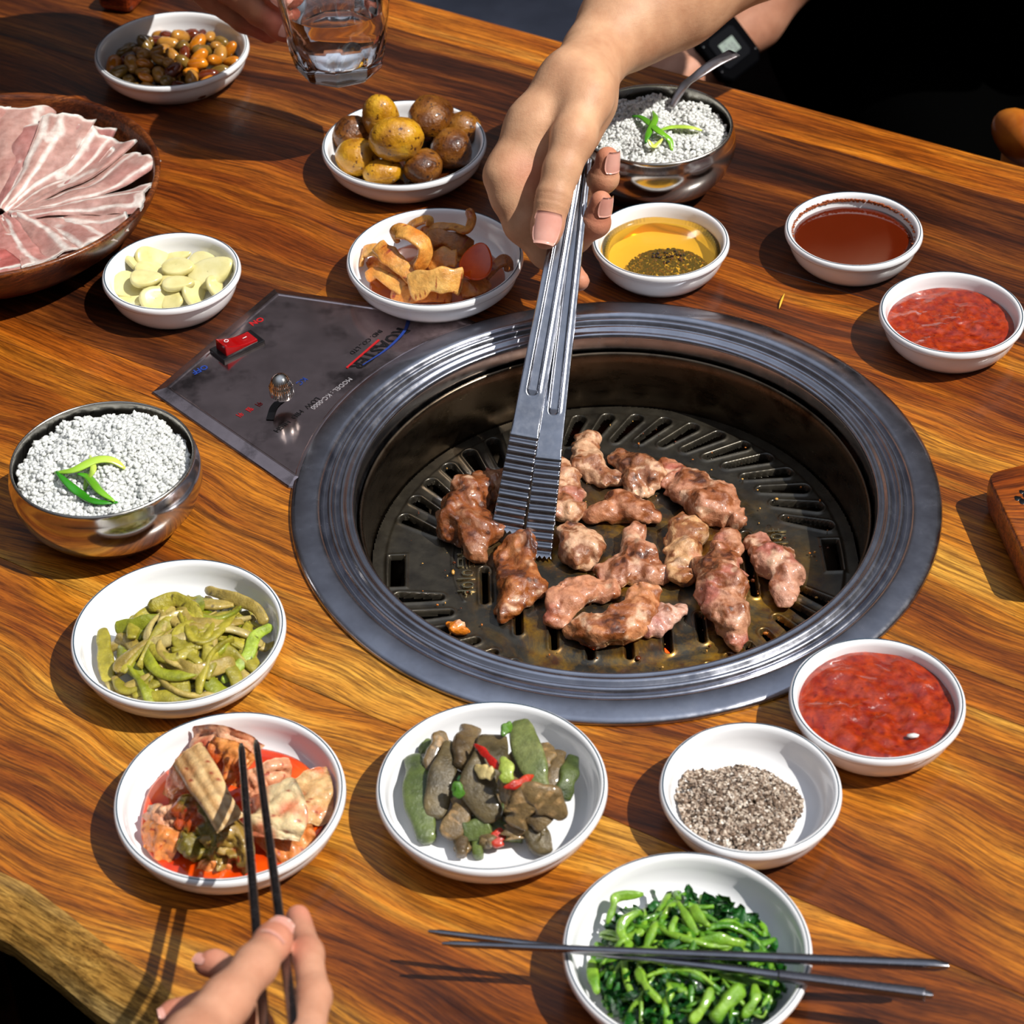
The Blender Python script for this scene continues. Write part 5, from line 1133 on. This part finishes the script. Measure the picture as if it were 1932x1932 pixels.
# ------------------------------------------------------------------ tongs
def zt(v): return -.038+.138*((1000-v)/700.0)
tg = thing('tongs', at(985, 1020, -.045), 'steel barbecue tongs with ridged tips held over the meat', 'tongs')
def leg(pa, pb, wa, wb, s_ridge, s_groove, seed, off=0.0):
    a, b = pa, pb; T = norm(b-a); vw = norm(cC-(a+b)/2); Sd = norm(np.cross(T, vw)); Nn = np.cross(Sd, T); L = np.linalg.norm(b-a)
    def fn(s, t):
        q = (t-.5)*2; w = wa+(wb-wa)*np.clip(s*1.0, 0, 1)
        x = s*L-.0022*np.abs(((t*6) % 1)-.5)*2*(s < .004)
        rid = np.clip((s_ridge-s)/.008, 0, 1); h = rid*.0009*np.cos(s/s_ridge*2*np.pi*11)
        fl = np.clip((s-s_groove)/.02, 0, 1); e_ = np.clip((s-s_groove)*L/(w*.42), 0, 1); gw = .46*np.sqrt(np.clip(1-(1-e_)**2, 0, 1))
        gr = np.clip((gw-np.abs(q))/.14, -1, 1); ridge = np.exp(-((np.abs(q)-gw)/.12)**2)*fl
        h = h-.0024*np.clip(gr, 0, 1)*fl+.0006*ridge
        h = h+.0012*np.clip((np.abs(q)-.9)/.1, 0, 1)*(-1)*np.clip((s-s_ridge)/.02, 0, 1)
        return a+T*x[..., None]+Sd*(w*q)[..., None]+Nn*(h+off)[..., None]
    V, F, st = sheet(fn, 420, 41, .0009); o = obj('tong_arm', V, F, MT['steel_tongs'], tg, angle=50); return o
A0, A1 = at(957, 1001, -.038), at(1086, 290, .102)
B0, B1 = at(1014, 1044, -.041), at(1100, 290, .094)
leg(A0, A1, .0100, .0062, .245, .345, 1, .0)
leg(B0, B1, .0090, .0062, .235, .335, 2, -.004)
V, F = lathe([(.0001, -.004), (.005, -.004), (.0065, 0), (.005, .004), (.0001, .004)], 24, (0, 0, 0)); obj('hinge', V+(A1+B1)/2, F, MT['steel_tongs'], tg)

# ------------------------------------------------------------------ chopsticks
def stick(p0, p1, w0, w1, lab, etched=None, group=None):
    n = 40; P = np.asarray(p0)+(np.asarray(p1)-np.asarray(p0))*np.linspace(0, 1, n)[:, None]; s_ = np.linspace(0, 1, n)
    w = w0+(w1-w0)*s_; w = w*np.clip(np.minimum(s_, 1-s_)*n*1.2+.45, 0, 1)
    V, G = sweep(P, ell(1, 1, 16, .45), scale=w); o = obj('chopstick', V, merge_groups(G), MT['steel_stick'], angle=40); tag(o, lab, 'chopstick', group)
    if etched is not None:
        P2 = np.asarray(p0)+(np.asarray(p1)-np.asarray(p0))*np.linspace(etched[0], etched[1], 60)[:, None]
        V, G = sweep(P2, ell(1, 1, 16, .45), scale=np.interp(np.linspace(etched[0], etched[1], 60), [0, 1], [w0, w1])*(1.05+.06*(np.arange(60) % 2)))
        obj('etched_grip', V, merge_groups(G), MT['etch'], o)
    return o
MT['etch'] = steel('etched_steel', (120, 120, 128), .4, (800, 800, 800), .5)
stick(at(455, 1404, .046), at(503, 1990, .130), .0018, .0025, 'left chopstick of the pair held over the kimchi')
stick(at(483, 1398, .046), at(562, 1990, .136), .0018, .0025, 'right chopstick of the pair held over the kimchi')
stick(at(808, 1757, .0295), at(1760, 1878, .0300), .0013, .0025, 'lower chopstick laid across the dish of green stems, with an etched grip', (.70, .985))
stick(at(834, 1780, .0325), at(1790, 1822, .0345), .0013, .0025, 'upper smooth chopstick laid across the dish of green stems')

# ------------------------------------------------------------------ glass of water
GL = at(641, 128, .066); gz = .066
def facet(rin, slope, nfac=10, zt_=.050):
    def f(z): return rin+slope*z
    return f
tt = np.arange(240)/240*2*np.pi; zs = np.concatenate([[0, .0012], np.linspace(.003, .088, 56), [.0895, .090]])
rows = []
for z in zs:
    rc_ = .0332+.0118*(z/.09)**1.15; dl = .0290+.0200*(z/.09)       # round flare and the flat facets cut into it
    ph = (tt+.2) % (2*np.pi/9)-np.pi/9; rf = dl/np.cos(ph)
    r = np.minimum(rc_*np.ones_like(tt), rf); k_ = min(1, .93+z*35) if z < .002 else 1
    if z > .089: r = r-(.0004 if z < .0899 else .0011)
    rows.append(np.stack([GL[0]+r*k_*np.cos(tt), GL[1]+r*k_*np.sin(tt), np.full(240, gz+z)], -1))
inn = [(.0405, .0899), (.0400, .088), (.0370, .066), (.0335, .040), (.0300, .022), (.0265, .0135), (.0200, .0105), (.0001, .0100)]
for r, z in inn: rows.append(np.stack([GL[0]+r*np.cos(tt), GL[1]+r*np.sin(tt), np.full(240, gz+z)], -1))
V = np.concatenate(rows); n_ = 240; F = grid_faces(len(rows), n_, wrap_b=True)[:, ::-1].copy()
V = np.concatenate([V, [[GL[0], GL[1], gz+.0022]]]); F3 = np.stack([np.arange(n_), (np.arange(n_)+1) % n_, np.full(n_, len(V)-1)], -1)[:, ::-1].copy()
MT['glass'] = mat('clear_glass', (255, 255, 255), rough=.0, trans=1, ior=1.5)
o = obj('glass_tumbler', V, [F, F3], MT['glass'], angle=24); tag(o, 'faceted clear glass tumbler held up at the top', 'glass')
wp = [(.0001, .0105), (.0199, .0109), (.0262, .0139), (.0297, .0222), (.0332, .0402), (.0351, .0520), (.0351, .0526), (.0001, .0526)]
V, F = lathe(wp, 96, (GL[0], GL[1], gz)); o = obj('water', V, F, mat('water', (255, 255, 255), rough=0, trans=1, ior=1.33), angle=50); tag(o, 'clear water standing in the faceted tumbler', 'water', kind='stuff')

# ------------------------------------------------------------------ people
def J(u, v, z, d=0.0):
    p = at(u, v, z); return p+norm(cC-p)*d
def chain_field(chains, res, k_in=.004, k_out=.004, bounds=None, groups=None):
    """chains: list of [(point, radius), ...]; each chain its own smooth tube, then blended into the first"""
    allp = np.array([p for c in chains for p, _ in c[0]]); allr = max(r for c in chains for _, r in c[0])
    f = Field(allp.min(0)-allr*1.25, allp.max(0)+allr*1.25, res); palm = None; out = []
    for c in chains:
        D = f.new(); pts_ = c[0]
        for i in range(len(pts_)-1): f.cap(D, pts_[i][0], pts_[i+1][0], pts_[i][1], pts_[i+1][1], k=c[1], m=.016)
        out.append((D, c[2]))
    body = f.new()
    for D, kind in out:
        if kind == 'body': body = smin(body, D, .008)
    res_ = body.copy()
    for D, kind in out:
        if kind == 'body': continue
        res_ = np.minimum(res_, smin(body, D, kind))
    return f, res_
def skin_cols(V, tips, base=(214, 170, 136), red=(210, 134, 112), seed=0, rr=.011):
    n1 = vnoise(V, 60, seed, 3); c = np.array(sc(base))[None]*(1+.10*n1[:, None])
    for p, r in tips:
        f = np.clip(1.5-np.linalg.norm(V-p, axis=1)/(rr*1.2), 0, 1)[:, None]*.6; c = c*(1-f)+np.array(sc(red))*f
    return np.clip(c, 0, 1)
def nail(parent, tip, along, outw, r, w=.75, l=1.2, back=.15, name='fingernail'):
    along = norm(np.asarray(along, float)); outw = np.asarray(outw, float); outw = norm(outw-along*(outw @ along)); side = np.cross(along, outw)
    def fn(s, t):
        a = (t-.5)*2*w*(1-.25*np.abs((s-.5)*2)**3); x = (s-.5)*2*r*l+r*back
        rr_ = r*(1.05+.24*np.clip(.75-s, 0, 1)-.30*np.clip(s-.75, 0, 1))
        return tip+along*x[..., None]+side*(np.sin(a)*rr_)[..., None]+outw*(np.cos(a)*rr_)[..., None]
    V, F, st = sheet(fn, 10, 12, .0006)
    return obj(name, V, F, MT['nail'], parent)
def crease(V, F_unused, pts_, depth, width):
    for p, ax, r in pts_:                         # shallow ring-like knuckle folds
        ax = norm(np.asarray(ax, float)); d = (V-p) @ ax; rad = np.linalg.norm(V-p-np.outer(d, ax), axis=1)
        m = (rad < r*1.5)
        nrm = norm(V-p-np.outer(d, ax))
        for o_ in (-.0022, 0, .0020):
            V = V-nrm*(depth*np.exp(-((d-o_)/width)**2)*m)[:, None]
    return V
def R_(u, v, z, r): return r*px(at(u, v, z))

# --- person with the tongs
p1 = thing('person', at(1700, -60, -.2), 'person in black reaching over with bare arms, one hand gripping the tongs', 'person')
def H(u, v, r, d, z=None):
    z = zt(v) if z is None else z; return (J(u, v, z, d), R_(u, v, z, r))
hand = [
    ([H(1700, -300, 120, 0, .185), H(1450, -130, 108, 0, .155), H(1265, -8, 92, 0, .137), H(1182, 42, 78, 0, .131), H(1128, 98, 63, 0, .127)], .02, 'body'),
    ([H(1128, 98, 62, 0, .127), H(1078, 160, 60, .004), H(1010, 240, 52, .000), H(966, 312, 42, -.004)], .012, 'body'),
    ([H(1120, 115, 50, -.008, .126), H(1108, 190, 50, -.010), H(1090, 250, 46, -.018)], .012, 'body'),
    ([H(1050, 200, 56, -.012), H(1010, 290, 46, -.024)], .012, 'body'),
    ([H(1012, 300, 36, -.002), H(978, 345, 34, -.006), H(1000, 400, 24, -.012)], .012, 'body'),
    ([H(1118, 120, 50, .006, .126), H(1106, 185, 46, .014), H(1082, 262, 40, .022)], .01, 'body'),
    ([H(1082, 262, 40, .022), H(1060, 320, 34.5, .021), H(1043, 378, 33, .017), H(1033, 425, 30, .013), H(1030, 443, 27.5, .012)], .004, .006),
    ([H(966, 312, 42, -.004), H(952, 332, 38, -.004), H(962, 372, 35, -.010), H(985, 424, 33, -.018), H(1030, 476, 29, -.030), H(1070, 512, 24, -.030), H(1093, 530, 20, -.026)], .006, .006),
    ([H(1005, 300, 40, -.030), H(1030, 390, 30, -.044), H(1090, 385, 28, -.040), H(1140, 335, 26, -.020), H(1146, 298, 22, -.008)], .006, .006),
    ([H(1010, 330, 36, -.040), H(1030, 430, 28, -.052), H(1085, 450, 27, -.044), H(1124, 420, 26, -.024), H(1134, 380, 21, -.010)], .006, .006),
]
f, D = chain_field(hand, .00145)
sl_, P = f.cut(f.lo, f.lo+f.h*f.n); 
V, F = f.surf(D, 3)
thb = hand[6][0]; V = crease(V, F, [(H(1043, 380, 33, .017)[0], thb[4][0]-thb[1][0], .011), (H(1145, 318, 24, -.014)[0], hand[-2][0][4][0]-hand[-2][0][3][0], .009), (H(1128, 400, 24, -.018)[0], hand[-1][0][4][0]-hand[-1][0][3][0], .009)], .0005, .0009)
tips = [(thb[4][0], 0), (hand[7][0][6][0], 0), (hand[-2][0][4][0], 0), (hand[-1][0][4][0], 0), (H(1128, 420, 20, -.02)[0], 0), (H(985, 330, 20, .0)[0]*1, 0)]
cols1 = skin_cols(V, tips, seed=3)
# the other forearm, with the watch
arm2 = [([H(1640, -210, 82, 0, -.10), H(1520, -90, 66, 0, -.16), H(1418, 38, 52, 0, -.215), H(1345, 112, 43, 0, -.235), H(1275, 150, 44, 0, -.245), H(1215, 170, 36, 0, -.25)], .02, 'body'),
        ([H(1275, 150, 38, 0, -.245), H(1200, 180, 32, 0, -.255), H(1150, 180, 22, 0, -.26)], .01, 'body')]
f2, D2 = chain_field(arm2, .0022); V2, F2 = f2.surf(D2, 2)
obj('gripping_arm', V, F, MT['skin'], p1, cols=cols1); obj('resting_arm', V2, F2, MT['skin'], p1, cols=skin_cols(V2, [], base=(204, 150, 124), seed=5))
cam_dir = norm(cC-thb[4][0])
nail(p1, thb[4][0], thb[4][0]-thb[2][0], cam_dir+np.array([-.05, 0, 0]), thb[4][1], 1.0, 1.10, -.25)
nail(p1, hand[-2][0][4][0], hand[-2][0][4][0]-hand[-2][0][3][0], cam_dir+cR*.75, hand[-2][0][4][1], .85, .95, .0)
nail(p1, hand[-1][0][4][0], hand[-1][0][4][0]-hand[-1][0][3][0], cam_dir+cR*.75, hand[-1][0][4][1], .85, .95, .0)
# black shirt and trousers
def cloth(name, caps, res, m, parent, k=.05):
    A = np.array([c[0] for c in caps]+[c[1] for c in caps]); r = max(max(c[2], c[3]) for c in caps)*1.3
    f = Field(A.min(0)-r, A.max(0)+r, res); D = f.new()
    for a, b, ra, rb in caps: f.cap(D, a, b, ra, rb, k=k, m=.1)
    sl_, P = f.cut(f.lo, f.lo+f.h*f.n); D = D+.006*vnoise(P, 14, 3, 2).astype(np.float32)
    V, F = f.surf(D, 2); return obj(name, V, F, m, parent)
sh = H(1700, -300, 120, 0, .185)[0]; sh2 = H(1640, -210, 82, 0, -.10)[0]
cloth('shirt', [((.44, 2.18, -.30), (.46, 2.16, .28), .15, .14), ((.60, 2.14, -.30), (.60, 2.12, .28), .14, .13), ((.36, 2.12, .34), (.68, 2.06, .34), .08, .08), ((.36, 2.10, .34), (.42, 1.86, .24), .065, .058), ((.42, 1.86, .24), tuple(sh), .058, .052),
                ((.68, 2.04, .32), (.62, 1.98, .02), .065, .055), ((.62, 1.98, .02), tuple(sh2+np.array([.02, .02, .0])), .055, .048)], .012, MT['black_cloth'], p1)
cloth('trousers', [((.44, 2.15, -.36), (.42, 1.78, -.36), .10, .08), ((.62, 2.10, -.36), (.58, 1.72, -.36), .10, .08), ((.42, 1.78, -.36), (.42, 1.76, -.68), .075, .05), ((.58, 1.72, -.36), (.58, 1.70, -.68), .075, .05)], .014, MT['black_cloth'], p1)
# watch on the other wrist
wa = norm(arm2[0][0][2][0]-arm2[0][0][4][0]); wc = J(1354, 106, -.233, 0); wn_ = norm(cC-wc); wn_ = norm(wn_-wa*(wn_ @ wa)); wb_ = np.cross(wn_, wa)
MT['watch'] = mat('matte_black_resin', (4, 4, 6), rough=.7, spec=.02)
wt = thing('digital_watch', wc, 'black digital wristwatch with a grey screen on the other wrist', 'watch')
rw = R_(1354, 106, -.233, 44)+.0015
V, F = lathe([(rw, -.012), (rw+.0028, -.012), (rw+.0036, 0), (rw+.0028, .012), (rw, .012)], 64); o = obj('strap', V[:, :1]*wb_+V[:, 1:2]*wn_+V[:, 2:]*wa+wc, F, MT['watch'], wt)
def wbox(a, b, h0, h1, cx=0, cy=0, ch=.3):
    o = []
    for z, k_ in ((h0, 1), (h1-.0015, 1), (h1, .93)):
        for sx, sy in ((1, 1-ch), (1-ch, 1), (-(1-ch), 1), (-1, 1-ch), (-1, -(1-ch)), (-(1-ch), -1), (1-ch, -1), (1, -(1-ch))): o.append(wc+wa*(sx*a*k_+cx)+wb_*(sy*b*k_+cy)+wn_*(rw+z))
    F = grid_faces(3, 8, wrap_b=True)[:, ::-1].copy(); return np.array(o), [F, np.arange(16, 24)[None, :]]
V, G = wbox(.0250, .0285, -.004, .0085); obj('case', V, G, MT['watch'], wt, smooth=False)
V, G = wbox(.0175, .0180, .006, .0095, ch=.2); obj('bezel', V, G, mat('watch_bezel', (5, 6, 12), rough=.6, spec=.05), wt, smooth=False)
V, G = wbox(.0098, .0080, .0088, .0100, ch=.05); obj('screen', V, G, mat('lcd_grey', (138, 152, 142), rough=.15, coat=.6), wt, smooth=False)
Mw = Matrix.Identity(3); 
for i in range(3): Mw[i][0] = wa[i]; Mw[i][1] = wb_[i]; Mw[i][2] = wn_[i]
lcd = mat('lcd_digits', (38, 52, 58), rough=.4)
for s_, sz, off in (('4:55', .0078, (.0, -.0006)), ('38', .0048, (.004, -.0054)), ('SU', .0035, (-.002, .0054))):
    txt('digits', s_, sz, wc+wn_*(rw+.0101)+wa*off[0]+wb_*off[1], 0, lcd, wt, .00005, tilt=Mw.to_euler())
for a, b in ((-.0215, -.015), (-.0215, .015), (.0215, -.017)):
    V, F = ico(1); obj('screw', V*.0014+wc+wa*a+wb_*b+wn_*(rw+.0080), F, MT['steel_bowl'], wt)

# --- person holding the glass
p2 = thing('person', at(200, -300, .1), 'person whose shaded fingers hold the glass tumbler at the top left', 'person')
def H2(u, v, r, d, z): return (J(u, v, z, d), R_(u, v, z, r))
h2 = [([H2(-150, -420, 120, 0, 0.2700), H2(120, -260, 92, 0, 0.1700), H2(280, -150, 80, 0, 0.1390), H2(370, -90, 66, 0, 0.1190)], .02, 'body'),
      ([H2(280, -170, 60, .006, 0.1440), H2(400, -110, 44, .006, 0.1240)], .012, 'body'),
      ([H2(400, -118, 36, .004, 0.1290), H2(470, -62, 31, .004, 0.1220), H2(528, -12, 29, .004, 0.1140), H2(546, 4, 27, .004, 0.1110)], .004, .006),
      ([H2(370, -80, 38, .000, 0.1160), H2(425, -28, 30, .0, 0.1060), H2(490, 20, 28, .002, 0.0980), H2(530, 48, 27, .003, 0.0940), H2(544, 56, 25, .003, 0.0920)], .004, .006),
      ([H2(340, -60, 38, -.012, 0.1060), H2(402, -8, 30, -.014, 0.0960), H2(462, 36, 26, -.014, 0.0880), H2(508, 62, 21, -.012, 0.0850)], .004, .006)]
f, D = chain_field(h2, .0018); V, F = f.surf(D, 3)
ch_b = h2[3][0]; V = crease(V, F, [(ch_b[2][0]*.65+ch_b[1][0]*.35, ch_b[3][0]-ch_b[1][0], .012), (h2[2][0][1][0], h2[2][0][2][0]-h2[2][0][0][0], .012), (h2[4][0][1][0], h2[4][0][2][0]-h2[4][0][0][0], .012)], .0003, .0007)
obj('body', V, F, MT['skin'], p2, cols=skin_cols(V, [(h2[2][0][3][0], 0), (ch_b[4][0], 0), (h2[4][0][3][0], 0)], base=(176, 118, 88), red=(206, 110, 96), seed=8, rr=.014))
for c_ in (h2[2][0], h2[3][0]): nail(p2, c_[-1][0], c_[-1][0]-c_[-3][0], norm(cC-c_[-1][0])-cR*.1, c_[-1][1], .72, .80, -.05)
cloth('shirt', [(tuple(H2(280, -215, 80, 0, .150)[0]), tuple(h2[0][0][0][0]), .060, .055), (tuple(h2[0][0][0][0]), tuple(h2[0][0][0][0]+np.array([-.10, .12, .02])), .050, .060), (tuple(h2[0][0][0][0]+np.array([-.10, .12, .02])), (-.62, 1.95, .36), .06, .08), ((-.62, 2.0, -.3), (-.62, 2.02, .34), .16, .15)], .012, mat('dark_cloth', (20, 18, 22), rough=.9), p2)  # unseen sleeve, widened and placed so its shadow darkens the far left corner

# --- person with the chopsticks
p3 = thing('person', at(200, 2200, .1), 'person whose hand holds chopsticks over the kimchi in the foreground', 'person')
h3 = [([H2(-40, 2420, 190, 0, .20), H2(130, 2260, 150, 0, .17), H2(300, 2120, 110, 0, .150)], .02, 'body'),
      ([H2(300, 2120, 100, 0, .150), H2(380, 2060, 84, -.010, .140), H2(470, 2060, 60, -.016, .138)], .015, 'body'),
      ([H2(280, 2080, 70, .010, .146), H2(362, 1968, 58, .014, .130), H2(428, 1888, 46, .014, .122), H2(482, 1822, 38.5, .013, .116), H2(514, 1778, 33, .0115, .112), H2(522, 1766, 30, .011, .111)], .005, .008),
      ([H2(480, 2080, 54, -.012, .142), H2(575, 1975, 38, -.008, .134), H2(592, 1880, 32, -.006, .122), H2(580, 1800, 29, -.005, .113), H2(562, 1730, 24, -.004, .104)], .005, .006),
      ([H2(420, 2060, 56, -.022, .134), H2(480, 1940, 36, -.024, .118), H2(450, 1840, 28, -.022, .104), H2(405, 1818, 24, -.020, .100), H2(384, 1820, 20, -.020, .099)], .005, .006),
      ([H2(340, 2070, 60, -.030, .130), H2(430, 1960, 36, -.034, .110), H2(380, 1900, 28, -.032, .100), H2(328, 1914, 25, -.030, .098), H2(318, 1918, 22, -.030, .098)], .005, .006)]
f, D = chain_field(h3, .0015); V, F = f.surf(D, 3)
c_ = h3[2][0]; V = crease(V, F, [(c_[3][0]*.55+c_[2][0]*.45, c_[4][0]-c_[2][0], .011), (h3[3][0][2][0], h3[3][0][3][0]-h3[3][0][2][0], .010)], .00028, .0007)
obj('body', V, F, MT['skin'], p3, cols=skin_cols(V, [(q_[0][-1][0], 0) for q_ in h3[2:]], base=(206, 156, 130), red=(212, 132, 112), seed=12, rr=.011))
nail(p3, c_[-1][0], c_[-1][0]-c_[-3][0], norm(cC-c_[-1][0])+cU*.15-cR*.05, c_[-1][1], .95, 1.15, -.35)
nail(p3, h3[4][0][-1][0], h3[4][0][-1][0]-h3[4][0][-3][0], norm(cC-c_[-1][0])+cU*.9, h3[4][0][-1][1], .7, .8, .0)
nail(p3, h3[5][0][-1][0], h3[5][0][-1][0]-h3[5][0][-3][0], norm(cC-c_[-1][0])+cU*.9, h3[5][0][-1][1], .7, .8, .0)

# ------------------------------------------------------------------ things beyond the table
q = at(850, -20, -.34); V, F = box_vf((-.28, -.22, -.05), (.20, .30, 0)); o = bevel(obj('bench', V+q, F, MT['grey_cloth'], smooth=False), .02, 4)
tag(o, 'pale grey bench seat behind the table at the top', 'bench')
V, F = box_vf((-.25, -.18, -.41), (.15, .26, -.05)); bo = obj('bench_base', V+q, F, MT['black_cloth'], o, smooth=False)
q = at(1925, 258, -.03); V, F = blobby(q, (.017, .03, .020), rot((0, 0, 1), .4), 3, .04)
cw = thing('wooden_chair', (q[0], q[1], -.745), 'orange wooden chair back knob with grey cushion at the right edge', 'chair')
wch = mat('orange_chair_wood', [(.3, (150, 70, 16)), (.7, (206, 124, 40))], 30, rough=.35, coat=.4); obj('back_knob', V, F, wch, cw)
V, F = blobby(q+np.array([.01, -.02, -.055]), (.04, .05, .03), rot((0, 0, 1), .4), 5, .05); obj('cushion', V, F, MT['grey_cloth'], cw)
P = smooth_path([q+np.array([.004, .01, -.01]), np.array([q[0]+.02, q[1]+.06, -.744])], 8); obj('leg', *tube(P, .014, 12), wch, cw)
q = at(258, 2, .010); V, F = box_vf((-.016, -.05, -.01), (.016, .05, .010)); Rm = rot((0, 0, 1), -.35)
o = bevel(obj('wooden_block', V @ Rm.T+q+np.array([-.002, .046, 0]), F, wood('red_block_wood', [(.3, (130, 44, 10)), (.7, (196, 84, 24))], 8, 40, seed=80), smooth=False), .007, 4); tag(o, 'small orange wooden block behind the peanut dish', 'block')
